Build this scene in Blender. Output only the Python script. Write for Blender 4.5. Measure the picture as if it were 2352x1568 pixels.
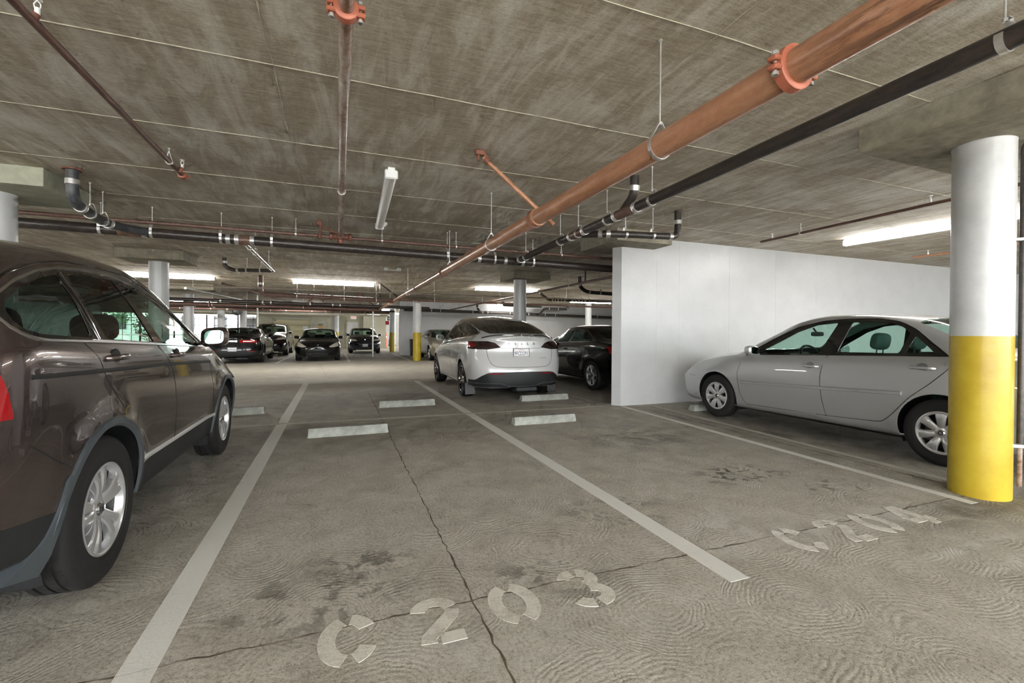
import bpy, math, random
import numpy as np
from mathutils import Vector, Matrix
random.seed(7)
PI = math.pi
C = bpy.context.scene.collection
for o in list(bpy.data.objects): bpy.data.objects.remove(o)
# ------------------------------------------------------------------ camera
cam = bpy.data.cameras.new('camera'); camo = bpy.data.objects.new('camera', cam); C.objects.link(camo)
bpy.context.scene.camera = camo
cam.sensor_fit = 'HORIZONTAL'; cam.sensor_width = 36.0; cam.lens = 1043.3 / 2352 * 36.0
cam.shift_y = -10.4 / 2352; cam.clip_start = 0.05; cam.clip_end = 400
yaw, pit, rol = math.radians(21.003), math.radians(.477), math.radians(.356)
fv = Vector((math.sin(yaw) * math.cos(pit), math.cos(yaw) * math.cos(pit), -math.sin(pit)))
rv = Vector((math.cos(yaw), -math.sin(yaw), 0)); uv = rv.cross(fv)
r2 = rv * math.cos(rol) + uv * math.sin(rol); u2 = -rv * math.sin(rol) + uv * math.cos(rol)
m = Matrix((r2, u2, -fv)).transposed().to_4x4(); m.translation = Vector((0, 0, 1.27)); camo.matrix_world = m
# ------------------------------------------------------------------ sky and exposure
w = bpy.data.worlds.new('sky'); bpy.context.scene.world = w; w.use_nodes = True
bg = w.node_tree.nodes['Background']; bg.inputs[0].default_value = (.95, .975, 1, 1); bg.inputs[1].default_value = 6.5
vs = bpy.context.scene.view_settings
vs.view_transform = 'Standard'; vs.look = 'None'; vs.gamma = 1; vs.use_curve_mapping = False
vs.exposure = 1.27
TUBE = 42.0
try:
    bpy.context.scene.cycles.max_bounces = 5; bpy.context.scene.cycles.diffuse_bounces = 3; bpy.context.scene.cycles.glossy_bounces = 3
    bpy.context.scene.cycles.use_adaptive_sampling = True; bpy.context.scene.cycles.adaptive_threshold = .08; bpy.context.scene.cycles.adaptive_min_samples = 12
    bpy.context.scene.cycles.transparent_max_bounces = 10
    bpy.context.scene.cycles.sample_clamp_indirect = 8
except Exception: pass

# ------------------------------------------------------------------ materials
MATS = {}
def nt(name):
    m = bpy.data.materials.new(name); m.use_nodes = True
    t = m.node_tree; b = t.nodes['Principled BSDF']; MATS[name] = m
    return m, t, b
def N(t, ty, **kw):
    n = t.nodes.new(ty)
    for k, v in kw.items():
        if k[0] == 'i' and k[1:].isdigit(): n.inputs[int(k[1:])].default_value = v
        elif k in ('scale', 'detail', 'rough', 'dist'):
            key = {'scale': 'Scale', 'detail': 'Detail', 'rough': 'Roughness', 'dist': 'Distortion'}[k]
            n.inputs[key].default_value = v
        else: setattr(n, k, v)
    return n
def L(t, a, ao, b, bi): t.links.new(a.outputs[ao], b.inputs[bi])
def s2l(c): return tuple((x / 12.92 if x <= .04045 else ((x + .055) / 1.055) ** 2.4) for x in c)
def rgb(r, g, b): return s2l((r / 255, g / 255, b / 255)) + (1,)
def ramp(t, stops):
    r = t.nodes.new('ShaderNodeValToRGB'); e = r.color_ramp.elements
    e[0].position, e[0].color = stops[0]; e[1].position, e[1].color = stops[-1]
    for p, c in stops[1:-1]:
        q = e.new(p); q.color = c
    return r
def mixc(t, fac, a, b, blend='MIX'):
    n = t.nodes.new('ShaderNodeMix'); n.data_type = 'RGBA'; n.blend_type = blend
    for s, v in ((0, fac), (6, a), (7, b)):
        if isinstance(v, (tuple, float, int)): n.inputs[s].default_value = v
        else: t.links.new(v, n.inputs[s])
    return n.outputs[2]
def mth(t, op, a, b=None, c=None, clamp=False):
    n = t.nodes.new('ShaderNodeMath'); n.operation = op; n.use_clamp = clamp
    for i, v in enumerate((a, b, c)):
        if v is None: continue
        if isinstance(v, (float, int)): n.inputs[i].default_value = v
        else: t.links.new(v, n.inputs[i])
    return n.outputs[0]
def wpos(t, sc=(1, 1, 1), rot=(0, 0, 0), loc=(0, 0, 0)):
    g = t.nodes.new('ShaderNodeNewGeometry'); mp = t.nodes.new('ShaderNodeMapping')
    mp.inputs['Scale'].default_value = sc; mp.inputs['Rotation'].default_value = rot; mp.inputs['Location'].default_value = loc
    t.links.new(g.outputs['Position'], mp.inputs[0]); return mp.outputs[0]
def opos(t, sc=(1, 1, 1)):
    g = t.nodes.new('ShaderNodeTexCoord'); mp = t.nodes.new('ShaderNodeMapping')
    mp.inputs['Scale'].default_value = sc; t.links.new(g.outputs['Object'], mp.inputs[0]); return mp.outputs[0]
def noise(t, vec, scale, detail=5, rough=.6, dist=0):
    n = N(t, 'ShaderNodeTexNoise', scale=scale, detail=detail, rough=rough, dist=dist); t.links.new(vec, n.inputs['Vector']); return n.outputs[0]
def bump(t, b, h, dist, strength=1.0):
    n = t.nodes.new('ShaderNodeBump'); n.inputs['Distance'].default_value = dist; n.inputs['Strength'].default_value = strength
    t.links.new(h, n.inputs['Height']); t.links.new(n.outputs[0], b.inputs['Normal'])
def simple(name, col, rough=.5, metal=0., coat=0., spec=.5, bumpy=None, var=0.):
    m, t, b = nt(name)
    b.inputs['Base Color'].default_value = col; b.inputs['Roughness'].default_value = rough
    b.inputs['Metallic'].default_value = metal; b.inputs['Coat Weight'].default_value = coat
    b.inputs['Coat Roughness'].default_value = .04; b.inputs['Specular IOR Level'].default_value = spec
    v = opos(t)
    if var:
        n = noise(t, v, 9, 5); dk = tuple(x * (1 - var) for x in col[:3]) + (1,); lt = tuple(min(1, x * (1 + var)) for x in col[:3]) + (1,)
        r = ramp(t, [(.3, dk), (.7, lt)]); t.links.new(n, r.inputs[0]); L(t, r, 0, b, 'Base Color')
    if bumpy: bump(t, b, noise(t, v, bumpy[0], 4), bumpy[1])
    return m
def paint(name, col, metal=.55, rough=.3, flake=.06):
    m, t, b = nt(name)
    v = opos(t); n = noise(t, v, 1400, 1)
    dk = tuple(x * (1 - flake) for x in col[:3]) + (1,); lt = tuple(min(1, x * (1 + flake)) for x in col[:3]) + (1,)
    r = ramp(t, [(.35, dk), (.65, lt)]); t.links.new(n, r.inputs[0]); L(t, r, 0, b, 'Base Color')
    b.inputs['Metallic'].default_value = metal; b.inputs['Roughness'].default_value = rough
    b.inputs['Coat Weight'].default_value = 1; b.inputs['Coat Roughness'].default_value = .02
    return m
def glass(name, tint, refl=1.0, op=0.0, base=(0.01, 0.012, 0.012, 1)):
    m = bpy.data.materials.new(name); m.use_nodes = True; t = m.node_tree; t.nodes.clear(); MATS[name] = m
    out = t.nodes.new('ShaderNodeOutputMaterial'); tr = t.nodes.new('ShaderNodeBsdfTransparent'); tr.inputs[0].default_value = tint
    gl = t.nodes.new('ShaderNodeBsdfGlossy'); gl.inputs['Roughness'].default_value = .02; gl.inputs[0].default_value = (refl, refl, refl, 1)
    g = t.nodes.new('ShaderNodeNewGeometry'); dp = t.nodes.new('ShaderNodeVectorMath'); dp.operation = 'DOT_PRODUCT'; t.links.new(g.outputs['Normal'], dp.inputs[0]); t.links.new(g.outputs['Incoming'], dp.inputs[1])
    k = mth(t, 'POWER', mth(t, 'SUBTRACT', 1.0, mth(t, 'ABSOLUTE', dp.outputs['Value']), clamp=True), 5.0); fr = mth(t, 'ADD', mth(t, 'MULTIPLY', k, .94), .05, clamp=True)
    mx = t.nodes.new('ShaderNodeMixShader'); t.links.new(fr, mx.inputs[0]); t.links.new(tr.outputs[0], mx.inputs[1]); t.links.new(gl.outputs[0], mx.inputs[2])
    t.links.new(mx.outputs[0], out.inputs[0]); return m
def emit(name, col, st):
    m, t, b = nt(name); b.inputs['Base Color'].default_value = (.9, .9, .9, 1)
    b.inputs['Emission Color'].default_value = col; b.inputs['Emission Strength'].default_value = st; return m

# --- floor concrete
def floor_mat():
    m, t, b = nt('concrete_floor')
    v = wpos(t)
    big = noise(t, v, .55, 6, .6); mid = noise(t, v, 3.2, 8, .68, .4); fine = noise(t, v, 55, 5, .7)
    r = ramp(t, [(.25, rgb(146, 137, 124)), (.5, rgb(175, 168, 155)), (.78, rgb(200, 194, 183))]); t.links.new(mid, r.inputs[0])
    col = mixc(t, mth(t, 'MULTIPLY', big, .5), r.outputs[0], rgb(172, 171, 162), 'MIX')
    # swirled broom strokes: arcs round scattered centres
    wv = noise(t, v, 1.3, 3); cmb = t.nodes.new('ShaderNodeVectorMath'); cmb.operation = 'MULTIPLY_ADD'
    cmb.inputs[1].default_value = (1, 1, 0); t.links.new(v, cmb.inputs[0])
    vv = t.nodes.new('ShaderNodeCombineXYZ'); t.links.new(mth(t, 'MULTIPLY', wv, .5), vv.inputs[0]); t.links.new(mth(t, 'MULTIPLY', mid, .1), vv.inputs[1]); t.links.new(vv.outputs[0], cmb.inputs[2])
    vo = N(t, 'ShaderNodeTexVoronoi', scale=1.9); t.links.new(cmb.outputs[0], vo.inputs['Vector'])
    ring = mth(t, 'SINE', mth(t, 'MULTIPLY', vo.outputs['Distance'], 150.0))
    ring = mth(t, 'MULTIPLY', ring, mth(t, 'SUBTRACT', noise(t, v, 5, 4), .15, clamp=True))
    grit = noise(t, wpos(t, (1, 1, 1)), 140, 3, .7)
    h = mth(t, 'ADD', mth(t, 'MULTIPLY', ring, .5), mth(t, 'ADD', mth(t, 'MULTIPLY', grit, .8), fine))
    spk = ramp(t, [(.36, (.3, .29, .27, 1)), (.50, (.95, .95, .95, 1)), (.6, (1.12, 1.12, 1.1, 1))]); t.links.new(mth(t, 'ADD', mth(t, 'MULTIPLY', fine, .6), mth(t, 'ADD', mth(t, 'MULTIPLY', grit, .4), mth(t, 'MULTIPLY', ring, .055))), spk.inputs[0])
    col = mixc(t, .75, col, spk.outputs[0], 'MULTIPLY')
    # darker traffic film in the middle bays, oil stains with shapes of their own
    g = t.nodes.new('ShaderNodeNewGeometry'); sp = t.nodes.new('ShaderNodeSeparateXYZ'); t.links.new(g.outputs['Position'], sp.inputs[0])
    X, Y = sp.outputs[0], sp.outputs[1]
    def stain(cx, cy, rx, ry, lo, hi, sc, c, amt):
        nonlocal col
        dx = mth(t, 'DIVIDE', mth(t, 'SUBTRACT', X, cx), rx); dy = mth(t, 'DIVIDE', mth(t, 'SUBTRACT', Y, cy), ry)
        d = mth(t, 'SQRT', mth(t, 'ADD', mth(t, 'MULTIPLY', dx, dx), mth(t, 'MULTIPLY', dy, dy)))
        k = mth(t, 'SUBTRACT', 1.0, d, clamp=True); k = mth(t, 'MULTIPLY', k, 1.6, clamp=True)
        n = noise(t, wpos(t, (1, 1, 1), (0, 0, 0), (cx, cy, 0)), sc, 3, .72, .6)
        q = N(t, 'ShaderNodeMapRange'); q.inputs[1].default_value = lo; q.inputs[2].default_value = hi; t.links.new(n, q.inputs[0])
        col = mixc(t, mth(t, 'MULTIPLY', mth(t, 'MULTIPLY', q.outputs[0], k), amt), col, c)
    dark = rgb(62, 56, 48); grey = rgb(78, 76, 72); lite = rgb(190, 189, 182)
    for a in ((-.1, 2.35, .62, .42, .5, .6, 6, dark, .55), (.12, 2.62, .4, .2, .48, .58, 9, dark, .6), (.95, 2.2, .42, .2, .5, .6, 7, dark, .5),
              (3.45, 3.12, .62, .3, .52, .57, 9, grey, .95), (3.9, 2.55, .5, .3, .54, .6, 8, dark, .6), (3.5, 4.7, 1.0, .9, .42, .62, 2.5, grey, .55), (1.15, 2.0, .3, .22, .46, .6, 5, dark, .45),
              (1.9, 2.75, .55, .4, .5, .6, 6, dark, .5), (.5, 6.1, 3.2, 1.3, .3, .75, 1.4, rgb(88, 80, 70), .6), (1.3, 8.8, 3.0, 2.2, .25, .8, .9, rgb(84, 76, 66), .75),
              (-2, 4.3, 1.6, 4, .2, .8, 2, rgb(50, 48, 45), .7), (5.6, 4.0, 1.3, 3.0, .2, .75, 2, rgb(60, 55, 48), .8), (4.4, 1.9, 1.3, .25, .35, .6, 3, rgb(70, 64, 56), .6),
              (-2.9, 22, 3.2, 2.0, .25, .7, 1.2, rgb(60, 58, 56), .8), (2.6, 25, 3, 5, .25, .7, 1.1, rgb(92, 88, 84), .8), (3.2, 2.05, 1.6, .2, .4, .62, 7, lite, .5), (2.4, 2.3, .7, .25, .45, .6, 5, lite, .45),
              (.9, 1.75, 1.2, .35, .45, .65, 4, lite, .35), (.7, 3.3, .5, .4, .4, .6, 3, lite, .35), (3.6, 1.55, .8, .06, .42, .55, 8, lite, .8), (3.9, 1.35, .9, .05, .42, .5, 8, lite, .8)):
        stain(*a)
    t.links.new(col, b.inputs['Base Color'])
    b.inputs['Roughness'].default_value = .72; b.inputs['Specular IOR Level'].default_value = .35
    bump(t, b, h, .004, .8)
    return m
def ceil_mat():
    m, t, b = nt('board_marked_concrete')
    v = wpos(t, (2.2, 16, 1)); v2 = wpos(t, (5, .9, 1)); v0 = wpos(t)
    gr = noise(t, v, 2.6, 7, .78, .3); sm = noise(t, v2, 1.3, 5, .68, .8); bl = noise(t, v0, .8, 5, .62, .7); fi = noise(t, v, 13, 4, .8)
    r = ramp(t, [(.3, rgb(134, 121, 104)), (.48, rgb(172, 161, 143)), (.60, rgb(200, 192, 176)), (.74, rgb(230, 226, 216))])
    t.links.new(mth(t, 'ADD', mth(t, 'MULTIPLY', gr, .5), mth(t, 'ADD', mth(t, 'MULTIPLY', sm, .3), mth(t, 'MULTIPLY', bl, .24))), r.inputs[0])
    wh = ramp(t, [(.50, (0, 0, 0, 1)), (.64, (1, 1, 1, 1))]); t.links.new(mth(t, 'MULTIPLY', mth(t, 'ADD', sm, bl), .52), wh.inputs[0])
    col = mixc(t, mth(t, 'MULTIPLY', wh.outputs[0], .6), r.outputs[0], rgb(228, 228, 220))
    dk = ramp(t, [(.36, (.36, .35, .33, 1)), (.52, (1, 1, 1, 1))]); t.links.new(fi, dk.inputs[0])
    col = mixc(t, .6, col, dk.outputs[0], 'MULTIPLY')
    t.links.new(col, b.inputs['Base Color']); b.inputs['Roughness'].default_value = .8
    bump(t, b, mth(t, 'ADD', gr, fi), .006, .6)
    return m
def wall_mat(name, col, gloss=.3):
    m, t, b = nt(name)
    v = wpos(t); n = noise(t, v, 2.5, 6); r = ramp(t, [(.3, tuple(x * .9 for x in col[:3]) + (1,)), (.7, col)]); t.links.new(n, r.inputs[0]); L(t, r, 0, b, 'Base Color')
    b.inputs['Roughness'].default_value = gloss; b.inputs['Specular IOR Level'].default_value = .5
    bump(t, b, mth(t, 'ADD', noise(t, v, 14, 4), mth(t, 'MULTIPLY', noise(t, v, 90, 3), .3)), .006, .5)
    return m
def pillar_mat():
    m, t, b = nt('two_tone_pillar_paint')
    g = t.nodes.new('ShaderNodeNewGeometry'); sp = t.nodes.new('ShaderNodeSeparateXYZ'); t.links.new(g.outputs['Position'], sp.inputs[0])
    st = mth(t, 'GREATER_THAN', sp.outputs[2], 1.27); v = wpos(t); n = noise(t, v, 4, 5)
    y = ramp(t, [(.3, rgb(174, 146, 32)), (.7, rgb(192, 170, 52))]); t.links.new(n, y.inputs[0])
    wv = ramp(t, [(.3, rgb(182, 184, 184)), (.7, rgb(202, 203, 202))]); t.links.new(n, wv.inputs[0])
    t.links.new(mixc(t, st, y.outputs[0], wv.outputs[0]), b.inputs['Base Color']); b.inputs['Roughness'].default_value = .3
    bump(t, b, mth(t, 'ADD', noise(t, v, 16, 3, .5), mth(t, 'MULTIPLY', noise(t, v, 60, 3), .2)), .004, .35)
    return m
def rust(name, a, c, d, sx=4, rough=.4, lo=.45):
    m, t, b = nt(name); v = wpos(t, (1, 1, 1)); v2 = wpos(t, (sx * 4, sx * .7, sx * 4))
    n = noise(t, v2, 2.2, 7, .7, .3); k = noise(t, v, 30, 4)
    r = ramp(t, [(lo - .12, d), (lo, a), (.68, c)]); t.links.new(mth(t, 'ADD', mth(t, 'MULTIPLY', n, .75), mth(t, 'MULTIPLY', k, .25)), r.inputs[0])
    col = r.outputs[0]
    if name == 'copper_brown_pipe':          # scraped length where the paint is worn down to dark steel
        g = t.nodes.new('ShaderNodeNewGeometry'); sp = t.nodes.new('ShaderNodeSeparateXYZ'); t.links.new(g.outputs['Position'], sp.inputs[0])
        w1 = mth(t, 'MULTIPLY', mth(t, 'SUBTRACT', 1.25, mth(t, 'ABSOLUTE', mth(t, 'SUBTRACT', sp.outputs[1], .2))), 1.2, clamp=True)
        sc = noise(t, wpos(t, (34, 3.0, 34)), 1.0, 6, .75); k2 = mth(t, 'MULTIPLY', mth(t, 'MULTIPLY', mth(t, 'SUBTRACT', sc, .47, clamp=True), 14.0, clamp=True), w1)
        k2 = mth(t, 'MULTIPLY', k2, mth(t, 'LESS_THAN', sp.outputs[2], 2.40)); col = mixc(t, k2, col, rgb(40, 30, 28))
    t.links.new(col, b.inputs['Base Color']); b.inputs['Roughness'].default_value = rough; bump(t, b, n, .002, .5); return m
def worn_white(name, col, lo=.36, hi=.5):
    m, t, b = nt(name); v = wpos(t); n = noise(t, v, 7, 7, .75); k = noise(t, v, 70, 4, .7)
    r = ramp(t, [(lo, rgb(164, 157, 145)), (hi, col)]); t.links.new(mth(t, 'ADD', mth(t, 'MULTIPLY', n, .6), mth(t, 'MULTIPLY', k, .4)), r.inputs[0])
    L(t, r, 0, b, 'Base Color'); b.inputs['Roughness'].default_value = .7; bump(t, b, k, .003, .6); return m
floor_m = floor_mat(); ceil_m = ceil_mat(); pillar_m = pillar_mat()
white_wall = wall_mat('white_wall_paint', rgb(188, 189, 189)); cream_wall = wall_mat('cream_wall_paint', rgb(205, 202, 180), .5)
grey_wall = wall_mat('grey_wall_paint', rgb(188, 188, 180), .5)
orange_pipe = rust('copper_brown_pipe', rgb(150, 102, 74), rgb(182, 138, 108), rgb(60, 42, 36), 2, .30, .38)
brown_pipe = rust('rust_brown_pipe', rgb(94, 68, 58), rgb(122, 94, 80), rgb(58, 44, 38), 3, .4)
black_iron = rust('black_iron_pipe', rgb(46, 42, 40), rgb(74, 62, 54), rgb(28, 26, 26), 3, .35)
blue_iron = rust('blue_grey_iron', rgb(58, 64, 70), rgb(92, 84, 78), rgb(44, 40, 40), 3, .4)
shiny_pipe = rust('half_painted_steel_pipe', rgb(130, 98, 80), rgb(196, 190, 184), rgb(110, 72, 50), 1, .22, .42)
zinc = simple('galvanised_steel', (.62, .62, .6, 1), .35, .8, var=.2)
redclamp = simple('orange_red_coupling', rgb(170, 98, 74), .45, var=.15)
redrust = simple('rust_red_fitting', rgb(116, 72, 56), .55, var=.25)
stripe_m = worn_white('worn_white_line_paint', rgb(214, 213, 206), .28, .42)
faint_m = worn_white('faint_line_paint', rgb(182, 178, 168), .36, .6)
letter_m = worn_white('worn_stencil_paint', rgb(206, 203, 192), .36, .52); letter_m2 = worn_white('very_worn_stencil_paint', rgb(214, 211, 203), .40, .54)
block_m = simple('pale_cast_concrete', rgb(142, 144, 136), .8, var=.3, bumpy=(40, .004))
panel_m = simple('pale_grey_concrete', rgb(158, 160, 142), .8, var=.15, bumpy=(12, .006)); drop_m = simple('shaded_drop_concrete', rgb(138, 132, 116), .8, var=.28, bumpy=(12, .006))  # drop_m is darkened to carry the weaker light on the drop slabs
ridge_m = simple('lime_streak', rgb(168, 162, 144), .8, var=.4)
crack_m = simple('open_joint_dirt', rgb(92, 80, 67), .9, var=.3)
white_pl = simple('white_enamel', rgb(232, 233, 232), .3)
lens_off = simple('frosted_lens', rgb(235, 236, 236), .25)
tube_m = emit('lit_tube_lens', (1, .985, .95, 1), TUBE); tube_dim = emit('dimmed_tube_lens', (1, .985, .95, 1), TUBE * .45)  # tube_dim is turned down so the white wall does not wash out
rubber = simple('tyre_rubber', (.013, .0125, .012, 1), .7, spec=.3, bumpy=(60, .001))
black_pl = simple('black_plastic', (.011, .012, .0125, 1), .5, bumpy=(200, .0005))
grey_pl = simple('weathered_grey_plastic', rgb(62, 68, 72), .5, var=.12)
gloss_black = simple('gloss_black_trim', (.006, .006, .006, 1), .08, coat=1)
seam_m = simple('panel_gap', (.004, .004, .004, 1), .6)
chrome = simple('chrome', (.8, .8, .8, 1), .1, 1)
satin = simple('satin_silver_trim', (.55, .55, .55, 1), .25, 1)
alloy = simple('silver_wheel_paint', rgb(196, 197, 198), .28, .7, coat=.5)
dark_alloy = simple('dark_wheel_paint', rgb(78, 72, 70), .22, .8, coat=.5)
brake_m = simple('brake_disc_iron', (.12, .11, .1, 1), .4, .9)
red_lens = simple('red_lamp_lens', (.26, .006, .008, 1), .08, coat=1)
amber = simple('amber_lamp_lens', rgb(226, 150, 96), .1, coat=1)
clear_lens = simple('clear_lamp_lens', rgb(206, 200, 186), .08, .3, coat=1)
dark_lens = simple('smoked_lamp_lens', (.022, .01, .009, 1), .06, coat=1)
plate_m = simple('plate_white', rgb(228, 230, 230), .4)
ink = simple('plate_ink', rgb(24, 34, 90), .5)
ink_red = simple('plate_red', rgb(190, 40, 40), .5)
letter_dark = simple('dark_letter', (.03, .03, .03, 1), .3)
seat_m = simple('grey_green_upholstery', rgb(64, 92, 86), .8, bumpy=(80, .001))
seat_dk = simple('black_upholstery', (.018, .018, .02, 1), .7)
liner_m = simple('cabin_liner', rgb(96, 120, 112), .8)
liner_dk = simple('dark_cabin_liner', (.02, .022, .022, 1), .8)
g_clear = glass('green_tinted_glass', (.66, .82, .76, 1), .75); g_dark = glass('privacy_glass', (.12, .17, .155, 1), 1.0); g_mid = glass('smoked_glass', (.42, .54, .49, 1), 1.0)
g_black = simple('black_roof_glass', (.008, .007, .006, 1), .03, coat=1, spec=.7)
mirror_m = simple('mirror_glass', (.26, .33, .31, 1), .03, 1)  # dark green tone of the reflection is put into the base colour
sill_m = simple('bright_sill_trim', rgb(196, 196, 194), .3, .3)

# ------------------------------------------------------------------ mesh helpers
def rbox(m, c, d, p=4.0, rot=None, nu=16, nv=10):
    vs = []; f = lambda t: math.copysign(abs(t) ** (2 / p), t)
    for i in range(nv + 1):
        b = -PI / 2 + PI * i / nv
        for j in range(nu):
            a = 2 * PI * j / nu; q = Vector((f(math.cos(b)) * f(math.cos(a)) * d[0] / 2, f(math.cos(b)) * f(math.sin(a)) * d[1] / 2, f(math.sin(b)) * d[2] / 2))
            if rot is not None: q = rot @ q
            vs.append((q.x + c[0], q.y + c[1], q.z + c[2]))
    m.add(vs, [(i * nu + j, i * nu + (j + 1) % nu, (i + 1) * nu + (j + 1) % nu, (i + 1) * nu + j) for i in range(nv) for j in range(nu)]); return m
class MB:
    def __init__(s): s.v = []; s.f = []
    def add(s, vs, fs):
        b = len(s.v); s.v += [tuple(p) for p in vs]; s.f += [tuple(b + i for i in f) for f in fs]; return s
    def box(s, c, d, bev=0.0, rot=None):
        x, y, z = d[0] / 2, d[1] / 2, d[2] / 2; b = min(bev, x * .98, y * .98, z * .98)
        if b <= 0:
            vs = [(i * x, j * y, k * z) for i in (-1, 1) for j in (-1, 1) for k in (-1, 1)]
            fs = [(0, 1, 3, 2), (4, 6, 7, 5), (0, 4, 5, 1), (2, 3, 7, 6), (0, 2, 6, 4), (1, 5, 7, 3)]
        else:
            vs = []; idx = {}
            for i in (-1, 1):
                for j in (-1, 1):
                    for k in (-1, 1):
                        for a in range(3):
                            q = [i * (x - b), j * (y - b), k * (z - b)]; q[a] += (i, j, k)[a] * b
                            idx[(i, j, k, a)] = len(vs); vs.append(tuple(q))
            fs = []
            for a in range(3):
                o = [q for q in range(3) if q != a]
                for sg in (-1, 1):
                    ring = []
                    for (p, q) in ((-1, -1), (1, -1), (1, 1), (-1, 1)):
                        t = [0, 0, 0]; t[a] = sg; t[o[0]] = p; t[o[1]] = q; ring.append(idx[(*t, a)])
                    fl = (a != 1); fs.append(tuple(ring if (sg > 0) == fl else ring[::-1]))
                for p in (-1, 1):
                    for q in (-1, 1):
                        t1 = [0, 0, 0]; t1[o[0]] = p; t1[o[1]] = q; t1[a] = -1; t2 = list(t1); t2[a] = 1
                        fs.append((idx[(*t1, o[0])], idx[(*t2, o[0])], idx[(*t2, o[1])], idx[(*t1, o[1])]))
            for i in (-1, 1):
                for j in (-1, 1):
                    for k in (-1, 1): fs.append(tuple(idx[(i, j, k, a)] for a in range(3)))
        if rot is not None: vs = [tuple(rot @ Vector(p)) for p in vs]
        return s.add([(p[0] + c[0], p[1] + c[1], p[2] + c[2]) for p in vs], fs)
    def tube(s, pts, r, n=12, caps=True, rs=None, flat=None, closed=False):
        P = [Vector(p) for p in pts]; k = len(P); rs = rs or [r] * k; vs = []; fs = []
        up = None
        for i in range(k):
            a = P[(i - 1) % k] if (i or closed) else P[0]; c = P[(i + 1) % k] if (i < k - 1 or closed) else P[-1]
            d = (c - a)
            if d.length < 1e-7: d = (P[min(i + 1, k - 1)] - P[max(i - 1, 0)]) if i else (P[2] - P[0])
            if d.length < 1e-7: d = P[-1] - P[0]
            d = d.normalized()
            if up is None:
                up = Vector((0, 0, 1)) if abs(d.z) < .9 else Vector((0, 1, 0))
            sx = d.cross(up).normalized(); uu = sx.cross(d).normalized(); up = uu
            for j in range(n):
                t = 2 * PI * j / n; cx, cy = math.cos(t) * rs[i], math.sin(t) * rs[i]
                if flat: cx *= flat[0]; cy *= flat[1]
                vs.append(tuple(P[i] + sx * cx + uu * cy))
        m_ = k if closed else k - 1
        for i in range(m_):
            for j in range(n):
                a, b2 = i * n + j, i * n + (j + 1) % n; c, d2 = ((i + 1) % k) * n + (j + 1) % n, ((i + 1) % k) * n + j
                fs.append((a, b2, c, d2))
        if caps and not closed: fs.append(tuple(range(n))[::-1]); fs.append(tuple(range((k - 1) * n, k * n)))
        return s.add(vs, fs)
    def cyl(s, a, b, r, n=14, r2=None): return s.tube([a, b], r, n, rs=[r, r if r2 is None else r2])
    def lathe(s, prof, o=(0, 0, 0), axis='z', n=32, arc=2 * PI, close=False):
        vs = []; fs = []; k = len(prof); full = abs(arc - 2 * PI) < 1e-6; m_ = n if full else n + 1
        for i in range(m_):
            t = arc * i / n; c, q = math.cos(t), math.sin(t)
            for r, h in prof:
                p = {'z': (r * c, r * q, h), 'x': (h, r * c, r * q), 'y': (r * q, h, r * c)}[axis]
                vs.append((p[0] + o[0], p[1] + o[1], p[2] + o[2]))
        for i in range(n):
            a = i * k; b = ((i + 1) % m_) * k
            for j in range(k - 1 if not close else k):
                j2 = (j + 1) % k; fs.append((a + j, b + j, b + j2, a + j2))
        return s.add(vs, fs)
    def prism(s, poly, fr, t0, t1):
        """poly in 2D mapped by fr(u, v, t)."""
        n = len(poly); vs = [fr(u, v, t0) for u, v in poly] + [fr(u, v, t1) for u, v in poly]
        fs = [tuple(range(n))[::-1], tuple(range(n, 2 * n))] + [(i, (i + 1) % n, n + (i + 1) % n, n + i) for i in range(n)]
        return s.add(vs, fs)
    def build(s, name, mat, parent=None, smooth=True, label=None, **kw): return mk(name, s.v, s.f, mat, parent, smooth, label, **kw)
def mk(name, vs, fs, mat, parent=None, smooth=True, label=None, loc=None, fix=True):
    me = bpy.data.meshes.new(name); me.from_pydata([tuple(map(float, p)) for p in vs], [], fs); me.update()
    if fix:
        import bmesh
        bm = bmesh.new(); bm.from_mesh(me); bmesh.ops.recalc_face_normals(bm, faces=bm.faces); bm.to_mesh(me); bm.free()
    o = bpy.data.objects.new(name, me); C.objects.link(o); me.materials.append(mat)
    if smooth:
        me.polygons.foreach_set('use_smooth', [True] * len(me.polygons))
        try: me.set_sharp_from_angle(angle=math.radians(38))
        except Exception: pass
    if parent is not None: o.parent = parent
    if label: o['label'] = label
    if loc: o.location = loc
    return o
def tag(o, label, cat, group=None, kind=None):
    if label: o['label'] = label
    if cat: o['category'] = cat
    if group: o['group'] = group
    if kind: o['kind'] = kind
    return o
def thing(name, label, cat, loc=(0, 0, 0), rz=0, group=None):
    o = bpy.data.objects.new(name, None); C.objects.link(o); o.location = loc; o.rotation_euler = (0, 0, rz); o.empty_display_size = .1
    return tag(o, label, cat, group)
def struct(o): o['kind'] = 'structure'; return o
def fillet(pts, rad, seg=6):
    P = [Vector(p) for p in pts]; out = [P[0]]
    for i in range(1, len(P) - 1):
        a, b, c = P[i - 1], P[i], P[i + 1]; d1 = (a - b); d2 = (c - b); r = min(rad, d1.length * .49, d2.length * .49)
        p0 = b + d1.normalized() * r; p1 = b + d2.normalized() * r
        for k in range(seg + 1):
            t = k / seg; out.append(p0 * (1 - t) ** 2 + b * 2 * t * (1 - t) + p1 * t * t)
    out.append(P[-1]); return out
_tc = {}
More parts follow.
